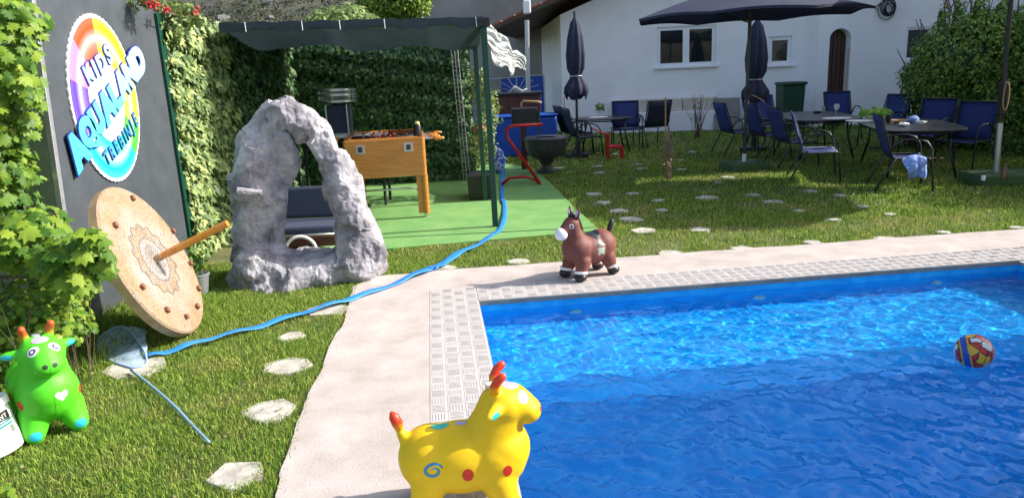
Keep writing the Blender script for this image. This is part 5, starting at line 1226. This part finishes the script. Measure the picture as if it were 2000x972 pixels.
for px, py, lb_ in ((1596, 221, 'low dark ashtray at the far end of the long table'),):
    c = G(px, py, TH); b = MB(); b.lathe([(.001, 0), (.06, 0), (.07, .03), (.06, .03), (.05, .01), (.001, .01)], 16, (c.x, c.y, TH + .001)); tag(b.build('ashtray', M['black'], smooth='auto'), lb_, 'ashtray')
c = G(1608, 219, TH); b = MB(); b.lathe([(.001, 0), (.03, 0), (.034, .10), (.031, .10), (.028, .008), (.001, .008)], 14, (c.x, c.y, TH + .001)); tag(b.build('tumbler', M['film'], smooth='auto'), 'clear tumbler at the far end of the long table', 'glass')

# ------------------------------------------------------------------ parasols
def closed_parasol(px, pyt, pyb, Y, label, base=True, rpx=18):
    a, c = V(px, pyt, Y), V(px, pyb, Y); x, y = a.x, Y; H_ = a.z; zl_ = c.z; kk = Y / FPX; R0 = rpx * kk
    t = thing('closed_parasol', label, 'parasol', (x, y, 0), 0, 'closed navy parasols'); b = MB(); n = 48
    prof = [(0, H_, .01), (.03, H_ - .03, .02), (.12, 0, .5), (.3, 0, .8), (.5, 0, .95), (.66, 0, .85), (.735, 0, .55), (.77, 0, .62), (.88, 0, 1.15), (.95, 0, 1.2), (1, 0, 1.05)]
    k0 = 0
    for u, _, r_ in prof:
        z = H_ + (zl_ - H_) * u
        for j in range(n):
            a_ = 2 * PI * j / n; f = 1 + (.30 * abs(math.sin(a_ * 4 + u)) - .15) * min(1, u * 3); zz_ = z + (.05 * math.sin(a_ * 4) if u == 1 else 0)
            b.v.append(Vector((R0 * r_ * f * math.cos(a_), R0 * r_ * f * math.sin(a_), zz_)))
    for k in range(len(prof) - 1):
        for j in range(n): b.f.append([k * n + j, k * n + (j + 1) % n, (k + 1) * n + (j + 1) % n, (k + 1) * n + j])
    b.build('canopy', M['navy'], t, smooth=True)
    zs = H_ + (zl_ - H_) * .745; b = MB(); b.tube([(R0 * .62 * math.cos(q), R0 * .62 * math.sin(q), zs) for q in np.linspace(0, 2 * PI, 20)[:-1]], .012, 6, closed=True); b.build('tie_strap', M['alu'], t, smooth=True)
    b = MB(); b.tube([(0, 0, 0), (0, 0, H_ + .03)], .024, 10); b.build('pole', M['dkgrey'], t, smooth='auto')
    b = MB(); b.lathe([(.25, 0), (.25, .05), (.05, .07), (.04, .3), (.001, .3)], 24); b.build('base', M['black'], t, smooth='auto'); return t
closed_parasol(1122, 26, 190, 14.2, 'closed navy parasol standing beside the small table')
closed_parasol(1480, 30, 197, 14.0, 'closed navy parasol behind the open parasol pole', rpx=20)
def open_parasol(base, topz, rimz, R_, label, tilt=0.0, n=8, lean=(0, 0)):
    t = thing('open_parasol', label, 'parasol', base); t["group"] = 'open navy parasols'
    nn = n * 6; rings = [0, .15, .35, .6, .85, 1.0]; b = MB(); tx, ty = lean
    for u in rings:
        for j in range(nn):
            a = 2 * PI * j / nn + .2; q = (j % 6) / 6; f = 1 - .07 * math.sin(PI * q) * u; z = topz + (rimz - topz) * (u ** 1.15) - .035 * math.sin(PI * q) * u * -1
            x, y = R_ * u * f * math.cos(a), R_ * u * f * math.sin(a)
            b.v.append(Vector((x + tx, y + ty, z + tilt * x)))
    for k in range(len(rings) - 1):
        for j in range(nn): b.f.append([k * nn + j, k * nn + (j + 1) % nn, (k + 1) * nn + (j + 1) % nn, (k + 1) * nn + j])
    # valance
    k = (len(rings) - 1) * nn; k1 = len(b.v)
    for j in range(nn): b.v.append(b.v[k + j] * 1 + Vector((0, 0, -.035)))
    for j in range(nn): b.f.append([k + j, k + (j + 1) % nn, k1 + (j + 1) % nn, k1 + j])
    o = b.build('canopy', M['navy'], t, smooth='auto')
    for j in range(n):
        a = 2 * PI * j / n + .2; b = MB(); b.tube([(tx, ty, topz - .03), (R_ * .97 * math.cos(a) + tx, R_ * .97 * math.sin(a) + ty, rimz - .0 + tilt * R_ * math.cos(a) - .02)], .008, 5); rb_ = b.build('rib', M['black'], t)
        b = MB(); b.tube([(tx, ty, rimz - .10), (R_ * .5 * math.cos(a) + tx, R_ * .5 * math.sin(a) + ty, (topz + rimz) / 2 - .03 + tilt * R_ * .5 * math.cos(a))], .006, 5); b.build('strut', M['black'], rb_)
    return t
pb = G(1453, 330); ptop = V(1462, 50, pb.y)
zr = V(1462, 28, pb.y).z
o = open_parasol((pb.x, pb.y, 0), zr + .46, zr - .02, 1.72, 'large open navy parasol over the lawn with its pole in a green block', tilt=-.0)
b = MB(); b.tube([(0, 0, .1), (.03, 0, zr + .5)], .026, 12); b.build('pole', M['dkgrey'], o, smooth='auto')
b = MB(); b.tube([(.0, 0, .10), (0, 0, .24)], .032, 12); b.build('pole_socket', M['white2'], o, smooth='auto')
cz_ = V(1458, 182, pb.y).z; b = MB(); b.box((.02, 0, cz_), (.08, .1, .16)); b.tube([(.02, -.05, cz_), (.02, -.11, cz_), (.06, -.11, cz_ + .05)], .012, 8); b.build('crank_box', M['black'], o, bevel=.012)
b = MB(); b.tube([(.04, -.03, cz_ - .02), (.12, -.05, cz_ - .05), (.22, -.03, cz_ - .10), (.30, 0, cz_ - .16)], .007, 6); b.build('pull_cord', M['rope'], o, smooth=True)
t = thing('parasol_block', 'square green carpeted block holding the open parasol pole', 'parasol base', (pb.x, pb.y, 0), .1)
b = MB(); b.box((0, 0, .06), (.62, .52, .12)); b.build('block', M['greenbase'], t, bevel=.02)
b = MB(); b.tube([(-.12, -.05, .128), (-.05, -.1, .127), (.1, -.08, .127), (.2, .02, .128), (.1, .08, .128)], .006, 5); b.build('cord_end', M['alu'], t, smooth=True)
# right pole parasol, its canopy above the frame
pr = G(1943, 356); o = open_parasol((pr.x, pr.y, 0), 3.05, 2.55, 1.75, 'tall parasol on a grey pole at the right whose canopy is above the view'); z1_ = V(1955, 240, pr.y).z
tp_ = V(1975, 0, pr.y); sl_ = (tp_.x - pr.x) / tp_.z
b = MB(); b.tube([(0, 0, .12), (sl_ * z1_, 0, z1_)], .033, 14); b.build('lower_pole', M['alu'], o, smooth='auto')
b = MB(); b.tube([(sl_ * z1_, 0, z1_), (sl_ * 3.0, 0, 3.0)], .028, 14); b.build('upper_pole', M['black'], o, smooth='auto')
b = MB(); zz0 = V(1960, 215, pr.y).z; zz1 = V(1962, 160, pr.y).z; b.box((sl_ * zz0, 0, (zz0 + zz1) / 2 - .03), (.085, .09, (zz1 - zz0) + .06)); b.build('crank_box', M['black'], o, bevel=.015)
b = MB(); zc = (V(1960, 165, pr.y).z + V(1960, 210, pr.y).z) / 2; b.tube([(sl_ * zc + .035 * math.cos(a), -.07, zc + .17 * math.sin(a)) for a in np.linspace(0, 2 * PI, 20)[:-1]], .006, 5, closed=True); b.build('strap_loop', M['rope'], o, smooth=True)
t = thing('parasol_block', 'low green carpeted block under the grey pole at the right', 'parasol base', (pr.x + .1, pr.y, 0)); b = MB(); b.box((0, 0, .065), (.85, .55, .13)); b.build('block', M['greenbase'], t, bevel=.02)
c = G(1920, 352, .13); t = thing('small_bottle', 'small white capped bottle standing on the right green block', 'bottle', (c.x, c.y, .131)); b = MB(); b.lathe([(.001, 0), (.022, 0), (.022, .05), (.012, .06), (.001, .06)], 14); b.build('bottle_body', M['white2'], t, smooth='auto'); b = MB(); b.lathe([(.013, .0605), (.013, .08), (.001, .08)], 12); b.build('bottle_cap', M['dkgrey'], t)
c = G(1962, 352, .13); b = MB(); b.lathe([(.001, 0), (.035, 0), (.035, .12), (.015, .17), (.015, .2), (.001, .2)], 16, (c.x + .02, c.y + .05, .131)); tag(b.build('brown_bottle', mat('brown_glass', (.12, .07, .03), .2), smooth='auto'), 'brown bottle behind the grey pole on the right block', 'bottle')

# ------------------------------------------------------------------ things near the house
c = G(1068, 338); t = thing('stone_fountain', 'dark stone basin on a narrow foot with a shiny metal rim', 'fountain', c); kf = c.y / FPX; Rf = 43 * kf; Hf = 68 * kf
b = MB(); b.lathe([(.001, 0), (.16, 0), (.17, .04), (.10, .08), (.08, .14), (.13, .22)], 28); b.build('foot', M['bowl'], t, smooth='auto')
b = MB(); b.lathe([(.13, .2205), (.26, .30), (.33, Hf * .72), (Rf * .93, Hf * .92), (Rf, Hf), (Rf - .02, Hf + .02), (Rf * .75, Hf + .01), (Rf * .6, Hf - .05), (.001, Hf - .08)], 36); b.build('basin', M['bowl'], t, smooth='auto')
b = MB(); b.lathe([(Rf * .50, Hf + .016), (Rf * .78, Hf + .032), (Rf * .93, Hf + .024)], 36); b.build('metal_rim', M['steel'], t, smooth='auto')
# tap above the basin
q = V(1020, 205, 12.6); t = thing('tap_stand', 'dark planter with a bent brass tap over the fountain', 'tap', (q.x, 12.6, 0))
z1_ = V(1020, 212, 12.6).z; b = MB(); b.box((.03, 0, z1_ - .13), (.44, .3, .28)); b.build('planter_box', M['black'], t, bevel=.02)
b = MB(); b.box((0, 0, (z1_ - .27) / 2), (.1, .1, z1_ - .27)); b.build('stand', M['dkbrown'], t)
zq = V(1020, 205, 12.6).z; b = MB(); b.tube([(-.02, -.02, z1_ + .0), (-.02, -.02, zq + .02), (.02, -.03, zq + .06), (.26, -.05, zq + .04), (.32, -.05, zq + .02)], .02, 10); b.build('spout', M['rope'], t, smooth=True)
b = MB(); b.tube([(.26, -.16, z1_ - .05), (.27, -.17, .3)], .02, 8); b.build('hanging_strap', M['dkgrey'], t)
# red scooter-like rack
A_ = G(985, 362); Yr = A_.y
t = thing('red_rack', 'bright red tubular metal rack standing at the carpet edge', 'rack', (A_.x, Yr, 0))
def VR(px, py, dy=0): return V(px, py, Yr + dy)
b = MB()
for dy in (-.17, -.04, .16):
    b.tube([VR(1058, 243, dy), VR(1000, 246, dy), VR(990, 252, dy), VR(990, 268, dy), VR(1054, 357, dy)], .024, 8)
b.build('upright_frame', M['red'], t, world=True, smooth=True)
b = MB()
for dy in (-.14, .14): b.tube([VR(980, 360, dy), VR(995, 348, dy), VR(1025, 345, dy), VR(1048, 352, dy), VR(1062, 366, dy)], .022, 8)
b.tube([VR(982, 360, -.15), VR(982, 360, .15)], .016, 8); b.tube([VR(1060, 366, -.2), VR(1060, 366, .2)], .016, 8); b.build('base_frame', M['red'], t, world=True, smooth=True)
b = MB(); b.tube([VR(1058, 243, -.14), VR(1058, 243, .14)], .018, 8); b.tube([VR(1022, 313, -.14), VR(1022, 313, .14)], .014, 8); b.tube([VR(1004, 288, -.14), VR(1004, 288, .14)], .014, 8); b.build('cross_bars', M['red'], t, world=True, smooth=True)
# blue plastic tub and cart behind
q = V(1050, 268, 14.6); zt2 = V(1040, 227, 14.6).z; x0_, x1_ = V(960, 260, 14.6).x, V(1086, 260, 14.6).x
t = thing('blue_tub', 'large bright blue plastic tub behind the fountain', 'tub', ((x0_ + x1_) / 2, 14.8, 0)); b = MB(); b.box((0, 0, zt2 / 2), (x1_ - x0_, .6, zt2), taper=1.04); b.build('tub_body', M['bluep'], t, bevel=.06, seg=4)
b = MB(); b.box((0, 0, zt2 + .012), (x1_ - x0_ + .08, .68, .03)); b.build('tub_rim', M['bluep'], t, bevel=.012)
q = V(1005, 235, 16.0); zc1 = V(1005, 186, 16).z; t = thing('brown_counter', 'dark red brown wooden counter behind the blue tub', 'counter', (q.x, 16.3, 0)); b = MB(); b.box((0, 0, zc1 / 2), (1.15, .5, zc1)); b.build('counter_body', M['dkbrown'], t, bevel=.01)
for k in range(5): b = MB(); b.box((-.44 + .22 * k, -.256, zc1 / 2), (.20, .012, zc1 * .9)); b.build('plank', M['dkbrown'], t, bevel=.003)
b = MB(); b.box((0, 0, zc1 + .02), (1.25, .6, .035)); b.build('counter_top', M['black'], t)
b = MB(); b.tube([(-.1, 0, zc1 + .04), (.05, 0, zc1 + .16), (.2, .02, zc1 + .06), (.3, 0, zc1 + .12)], [.05, .07, .06, .03], 8, flat=.5); b.v = [v + t.location for v in b.v]; tag(b.build('crumpled_bag', M['film'], smooth=True), 'crumpled pale bag lying on the dark red brown counter', 'bag')
# sunburst gate
t = thing('sunburst_gate', 'white metal gate with sunburst bars in front of a blue sheet', 'gate', V(1010, 180, 19.5) * 1); c = t.location.copy(); t.location.z = 0; t.matrix_basis = Matrix.Translation((c.x, c.y, 0)); b = MB(); kk = 19.5 / FPX
for k in range(9): a = PI * k / 8; b.tube([(0, 0, c.z), (45 * kk * math.cos(a), 0, c.z + 30 * kk * math.sin(a))], .012, 5)
b.tube([(-52 * kk, 0, c.z + 26 * kk), (52 * kk, 0, c.z + 30 * kk)], .015, 6); b.tube([(-52 * kk, 0, 0), (-52 * kk, 0, c.z + 26 * kk)], .02, 6); b.tube([(52 * kk, 0, 0), (52 * kk, 0, c.z + 30 * kk)], .02, 6); b.build('gate_bars', M['alu'], t)
b = MB(); b.box((.15, .2, c.z / 2 + .2), (1.1, .03, c.z + .35)); b.build('blue_sheet', M['bluep'], t)
# wheelie bin
q = V(1541, 235, 17.3); zb_ = V(1541, 164, 17.3).z; t = thing('wheelie_bin', 'dark green lidded rubbish bin against the white wall', 'bin', (q.x, 17.3, 0)); b = MB(); b.box((0, 0, zb_ / 2), (.44, .45, zb_ - .04), taper=1.15); b.build('bin_body', M['bin'], t, bevel=.02)
b = MB(); b.box((0, -.02, zb_ + .01), (.56, .58, .07)); b.build('lid', M['bin'], t, bevel=.025)
for s in (-1, 1): b = MB(); b.tube([(s * .22, .25, .1), (s * .27, .25, .1)], .1, 14); b.build('wheel', M['black'], t)
# red toy under the small table
q = V(1200, 262, 13.6); t = thing('red_toy_chair', 'small red plastic toy chair under the small table', 'toy', (q.x, 13.6, 0)); b = MB(); b.box((0, 0, .22), (.26, .3, .04)); b.build('seat', M['red'], t, bevel=.01); b = MB(); b.box((-.13, 0, .34), (.04, .3, .26)); b.build('backrest', M['red'], t, bevel=.01)
for sx in (-1, 1):
    for sy in (-1, 1): b = MB(); b.box((sx * .13, sy * .12, .1), (.035, .035, .2)); b.build('leg', M['red'], t)
b = MB(); b.tube([(-.14, 0, .44), (-.4, .0, .56)], .014, 6); b.build('handle', M['red'], t)
# stakes and twig bushes
def stake(px0, pyb, pyt, Y, label, r_=.012, m_='rope'):
    a, c = V(px0, pyb, Y), V(px0, pyt, Y); b = MB(); b.tube([(a.x, Y, 0), (c.x, Y, c.z)], r_, 6); tag(b.build('stake', M[m_]), label, 'stake', 'thin garden stakes')
stake(1102, 250, 188, 17.4, 'thin wooden stake left of the closed parasol by the house corner'); stake(1300, 300, 190, 12.0, 'thin stake standing in the dry stems on the lawn')
def twigs(name, label, px, pyb, hpx, spread, Y, n, m_, leaf=0, r_=.005):
    a = V(px, pyb, Y); kk = Y / FPX; t = thing(name, label, 'dry plant' if not leaf else 'shrub', (a.x, Y, 0)); b = MB()
    for k in range(n):
        dx, dy = random.gauss(0, spread * kk), random.gauss(0, spread * kk * .5); h_ = hpx * kk * random.uniform(.5, 1.05)
        b.tube([(random.gauss(0, .03), random.gauss(0, .03), 0), (dx * .4, dy * .4, h_ * .5), (dx + random.gauss(0, .03), dy, h_)], [r_, r_ * .8, r_ * .4], 4)
    b.build('stems', M[m_], t)
    if leaf:
        pp, nn_ = cloud([(a.x, Y, hpx * kk * .55, spread * kk, .2, hpx * kk * .5)], leaf, .1); foliage(t, pp, nn_, rng.uniform(.04, .08, len(pp)), rng.normal(0, 1, len(pp)), 'simple', M['dead' if m_ == 'dead' else 'cover'], min(60, leaf), base=Vector((a.x, Y, 0)))
twigs('bare_twig_bush', 'bare twiggy bush against the ledge of the house', 1362, 250, 85, 16, 16.4, 22, 'bark', 30, .008)
a = G(1305, 350); twigs('dry_grass_clump', 'tuft of dry brown stems on the lawn in front of the black chair', 1305, 350, 92, 7, a.y, 46, 'dead', 90, .006)
# plastic film hanging on the canopy corner
pth = [(950, 66, 22), (968, 78, 34), (985, 92, 34), (1000, 102, 20), (1015, 114, 13), (1030, 130, 7)]
Yf = 9.4; b = MB(); nA = 26; nB = 16; A_ = []
pp_ = [V(x, y, Yf + i * .25) for i, (x, y, w_) in enumerate(pth)]; ww_ = [w_ * Yf / FPX for *_, w_ in pth]; pl, wl_ = crom(pp_, ww_, 6)
for i, (p, w_) in enumerate(zip(pl, wl_)):
    for j in range(nB + 1):
        v = j / nB * 2 - 1; q = p + Vector((.25 * w_ * v, .06 * math.sin(j * 1.9 + i * .6) , -w_ * v * (1.15 + .22 * math.sin(i * .55)) - .35 * w_)); b.v.append(q + noise.noise_vector(Vector((q.x * 9, q.y * 3, q.z * 7))) * Vector((.03, .12, .05)).length * .4)
for i in range(len(pl) - 1):
    for j in range(nB): b.f.append([i * (nB + 1) + j, (i + 1) * (nB + 1) + j, (i + 1) * (nB + 1) + j + 1, i * (nB + 1) + j + 1])
tag(b.build('plastic_film', M['film']), 'crumpled white plastic film hanging from the canopy corner to the downpipe', 'plastic sheet')
# flower pots behind the posts
c = G(948, 372); t = thing('planter', 'dark planter with a leafy red flowered plant behind the green posts', 'planter', (c.x - .02, 9.9, 0)); b = MB(); b.box((0, .1, .17), (.34, .5, .34), taper=1.1); b.build('planter_box', M['black'], t, bevel=.015)
es = [(t.location.x + .05, 10.2, .75, .16, .3, .42), (t.location.x + .14, 10.4, 1.15, .16, .3, .35), (t.location.x, 10.3, 1.5, .12, .25, .3)]
pp, nn_ = cloud(es, 900, .3); foliage(t, pp, nn_, .075 * rng.uniform(.6, 1.2, len(pp)), rng.normal(0, 1, len(pp)), 'simple', M['bushl'], 120, base=t.location.copy())
pp, nn_ = cloud([(t.location.x + .0, 9.95, .95, .1, .1, .08)], 24, .2); foliage(t, pp, nn_, .05 * rng.uniform(.6, 1.2, len(pp)), rng.normal(0, 1, len(pp)), 'simple', M['redflower'], 24, 'petal', base=t.location.copy())
c = G(975, 340); b = MB(); b.sphere((c.x, c.y, .24), .15, 8, (.7, .7, 1.4))
for k in range(len(b.v)): b.v[k] = b.v[k] + noise.noise_vector(b.v[k] * 9) * .05
tag(b.build('blue_bag', mat('blue_white_bag', (.05, .10, .5), .5, col2=(.6, .62, .7), scale=14, lo=.45, hi=.55)), 'crumpled blue and white bag beside the green posts', 'bag')

# ------------------------------------------------------------------ hedge, vines
es = []
def he(px, py, Y, rx, ry, dep): c = V(px, py, Y); k = Y / FPX; return (c.x, c.y, c.z, rx * k, dep, ry * k)
es = [he(1905, 120, 12.9, 110, 95, .9), he(1830, 170, 13.3, 62, 70, .7), he(1960, 200, 12.5, 80, 110, .9), he(1880, 240, 13.0, 70, 90, .8), he(1850, 95, 13.4, 45, 40, .5), he(2030, 130, 12.2, 70, 130, 1.0), he(1930, 60, 12.8, 60, 40, .6), he(2100, 160, 11.8, 90, 160, .9), he(1985, 290, 12.0, 60, 60, .6), he(1800, 150, 13.5, 32, 35, .4), he(1842, 40, 13.2, 6, 32, .1), he(1875, 22, 13, 7, 34, .1), he(1915, 18, 12.8, 10, 30, .12), he(1960, 25, 12.6, 12, 30, .12), he(1808, 95, 13.4, 10, 26, .1), he(1785, 190, 13.4, 16, 14, .12), he(1855, 60, 13.0, 14, 14, .1), (8.9, 10.2, 1.3, 1.0, 1.2, 1.35), (8.6, 8.7, 1.2, .9, 1.0, 1.3), (8.4, 7.6, .9, .8, .7, 1.1)]
t = thing('garden_hedge', 'large rounded green hedge at the right beside the long table', 'hedge', (es[0][0], es[0][1], 0))
pp, nn_ = cloud(es, 66000, .6); foliage(t, pp, nn_, .075 * rng.uniform(.6, 1.3, len(pp)), rng.normal(0, .9, len(pp)), 'simple', M['hedge'], 290, base=t.location.copy(), stuff='foliage')
for e in es:
    for k in range(3): b = MB(); q = Vector(e[:3]) + Vector((random.uniform(-.2, .2), random.uniform(-.2, .2), 0)); b.tube([(e[0] + random.uniform(-.3, .3), e[1], 0), q.lerp(Vector((e[0], e[1], 0)), .5), q, q + Vector((random.uniform(-.3, .3), 0, .5))], [.03, .025, .015, .006], 5); b.build('branch', M['bark'], t, world=True)
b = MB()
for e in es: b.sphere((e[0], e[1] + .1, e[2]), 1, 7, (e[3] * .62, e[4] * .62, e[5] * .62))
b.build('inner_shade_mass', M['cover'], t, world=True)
# vine to the left of the sign board: near sprays with big leaves, dense mass behind
t = thing('grape_vine', 'lush sunlit grape vine with large lobed leaves left of the sign board', 'vine', (-2.9, 4.3, 0)); vb = Vector((-2.9, 4.3, 0))
def sprays(lst): return [he(*q) for q in lst]
near = sprays([(60, 470, 4.15, 90, 50, .18), (135, 492, 4.05, 55, 42, .14), (70, 425, 4.3, 60, 24, .15), (182, 490, 4.0, 28, 46, .09), (150, 540, 4.0, 42, 26, .09)])
top = sprays([(18, 90, 4.5, 44, 85, .25), (36, 28, 4.5, 34, 40, .2), (12, 200, 4.6, 50, 70, .25), (55, 185, 4.5, 20, 20, .08), (5, 320, 4.6, 36, 55, .25), (-40, 200, 4.6, 55, 220, .3)])
low = sprays([(60, 590, 4.2, 90, 55, .25), (120, 640, 4.1, 60, 40, .2), (40, 680, 4.0, 70, 50, .2), (20, 740, 3.9, 40, 40, .2)])
P1, N1 = cloud(near, 330, .35); P2, N2 = cloud(top, 1150, .3); P3, N3 = cloud(low + sprays([(100, 585, 4.2, 60, 50, .2), (150, 610, 4.3, 22, 40, .1), (80, 650, 4.05, 60, 40, .2)]), 1300, .2)
pos = np.concatenate([P1, P2]); nr_ = np.concatenate([N1, N2]) + np.array([.9, -.7, .5])
size = np.concatenate([.125 * rng.uniform(.55, 1.25, len(P1)), .10 * rng.uniform(.5, 1.2, len(P2))])
foliage(t, pos, nr_, size, rng.normal(0, .7, len(pos)), 'grape', M['vine'], 290, base=vb, stuff='foliage')
b = MB()
for k in range(16):
    x, y = random.uniform(-.9, -.45), random.uniform(-.2, .2); b.tube([(x, y, 0), (x + random.uniform(-.1, .1), y - .05, .8), (x + random.uniform(-.2, .1), y, 1.6), (x + random.uniform(-.2, .1), y, 2.4)], [.018, .014, .01, .005], 6)
for e in near: b.tube([(-.45, .1, e[2] * .9), Vector(e[:3]) - vb + Vector((-.1, 0, 0)), Vector(e[:3]) - vb + Vector((e[3] * .8, -.03, .02))], [.012, .009, .004], 6)
b.build('stems', M['bark'], t)
for i, (nm, lb_, P_, N_, mm, sz, no) in enumerate((('undergrowth_shrub', 'bright green leafy undergrowth between the vine and the green cow', P3, N3, 'vine', .055, 150),)):
    t = thing(nm, lb_, 'shrub', (-2.8, 4.0, 0)); foliage(t, P_, N_ + np.array([.6, -.5, .6]), sz * rng.uniform(.6, 1.3, len(P_)), rng.normal(0, .8, len(P_)), 'grape', M[mm], no, base=Vector((-2.8, 4.0, 0)), stuff='foliage')
    b = MB()
    for k in range(30): x, y = random.uniform(-.4, .3), random.uniform(-.4, .3); b.tube([(x, y, 0), (x + random.uniform(-.1, .1), y, .35), (x + random.uniform(-.15, .15), y - .05, .6)], [.003, .002, .001], 4)
    b.build('stems', M['bark'], t)
bkm = [(-3.9, 4.6, .9, .75, .9, 1.0), (-3.75, 4.9, 2.0, .55, .8, .8), (-3.9, 3.9, 1.5, .6, .7, 1.5), (-3.6, 5.4, 2.6, .4, .8, .35), (-3.3, 3.6, .3, .5, .5, .45)]
t = thing('thicket', 'dark green thicket filling the left edge behind the vine', 'shrub', (-3.9, 4.6, 0)); pp, nn_ = cloud(bkm, 9000, .5); foliage(t, pp, nn_, .075 * rng.uniform(.6, 1.3, len(pp)), rng.normal(0, .9, len(pp)), 'grape', M['vined'], 60, base=Vector((-3.9, 4.6, 0)), stuff='foliage')
b = MB()
for e in bkm: b.tube([(e[0], e[1], 0), (e[0], e[1], e[2])], [.04, .02], 6)
b.build('stems', M['bark'], t, world=True)
# leaves poking in at the lower left corner
es = [he(0, 965, 2.75, 22, 34, .08)]; t = thing('corner_sprig', 'sprig of lime green leaves in the lower left corner', 'plant', (es[0][0], es[0][1], 0)); pp, nn_ = cloud(es, 26, .3); pp[:, 2] = np.maximum(pp[:, 2], .04)
foliage(t, pp, nn_ + np.array([.3, -.4, .8]), .05 * rng.uniform(.7, 1.2, len(pp)), rng.normal(0, .8, len(pp)), 'grape', M['vine'], 40, base=Vector((es[0][0], es[0][1], 0)))
# red flowering climber on top of board and screen
es = [he(290, 4, 6.6, 40, 12, .12), he(350, 18, 7.2, 42, 14, .12), he(370, 40, 7.6, 40, 12, .1), he(330, 60, 7.2, 30, 34, .06)]
bse = Vector((es[0][0], es[0][1], 0)); t = thing('flowering_climber', 'red flowered climber growing over the top of the ivy screen', 'climber', bse)
pp, nn_ = cloud(es, 420, .2); foliage(t, pp, nn_, .06 * rng.uniform(.6, 1.2, len(pp)), rng.normal(0, 1, len(pp)), 'ivy', M['bushl'], 80, base=bse)
pp, nn_ = cloud([he(296, 6, 6.5, 16, 7, .05), he(375, 18, 7.2, 12, 8, .05), he(322, 15, 6.9, 9, 6, .05)], 70, .1); foliage(t, pp, nn_ + np.array([.5, -.5, .2]), .05 * rng.uniform(.6, 1.2, len(pp)), rng.normal(0, 1, len(pp)), 'simple', M['redflower'], 60, 'petal', base=bse)
b = MB(); xb = XL - .12 - bse.x; b.tube([(xb, .9, 0), (xb, .85, 1.2), (xb, .7, 2.2), (0, .5, 2.30), (.0, .2, 2.32)], [.02, .015, .01, .008, .004], 6); b.build('stems', M['bark'], t)
# unseen annex added right of the pool to throw shade on the near water
AX = PLEN + 1.7; TB = -1.02; AH = (AX - .42) * math.tan(SUN_EL)
t = thing('added_shade_annex', 'unseen white annex added beyond the right side of the pool to shade the near water', 'building', P(AX + 2, TB - 4))
b = MB(); slab(b, AX, AX + 4, TB - 8, TB, 0, AH - .15); b.build('wall', M['white'], t, world=True)
b = MB(); slab(b, AX - .0, AX + 4.3, TB - 8.3, TB + .0, AH - .148, AH); b.build('roof', M['rooftile'], t, world=True)
for k in range(3):
    b = MB(); slab(b, AX - .03, AX - .004, TB - 2 - k * 2.4, TB - 1 - k * 2.4, .9, 2.0); f = b.build('window', M['white2'], t, world=True)

# unseen house block added beyond the hedge to shade the far lawn
t = thing('added_shade_house', 'tall white house block added out of view beyond the hedge to shade the lawn', 'house', (13, 16, 0))
b = MB(); b.box((0, 0, 3.4), (5, 7.4, 6.8)); b.build('wall', M['white'], t)
b = MB(); b.box((0, 0, 6.9), (5.4, 7.8, .15)); b.build('roof', M['rooftile'], t)
for k in range(3): b = MB(); b.box((-2.52, -2.4 + 2.4 * k, 4.6), (.05, 1.0, 1.2)); b.build('window', M['white2'], t)

# dry leaves and seed heads lying in the lawn
n = 700; xx = rng.uniform(-3.2, 3.5, n); yy = rng.uniform(2.4, 8.0, n); k_ = ~inside(xx, yy, deck_poly) & ~inside(xx, yy, carp_poly) & (np.abs(xx) < yy) & ~(((xx - O.x) * E1.x + (yy - O.y) * E1.y > -.5) & ((xx - O.x) * E2.x + (yy - O.y) * E2.y < DT)); xx, yy = xx[k_], yy[k_]
pp = np.stack([xx, yy, rng.uniform(.012, .024, len(xx))], 1); nn_ = rng.normal(0, .35, (len(xx), 3)) + np.array([0, 0, 1.])
tag(foliage(None, pp, nn_, rng.uniform(.012, .035, len(xx)), rng.uniform(0, 6.28, len(xx)), 'simple', M['dead'], stuff='fallen_leaves'), 'small dry leaves scattered in the grass', 'fallen leaves', kind='stuff')
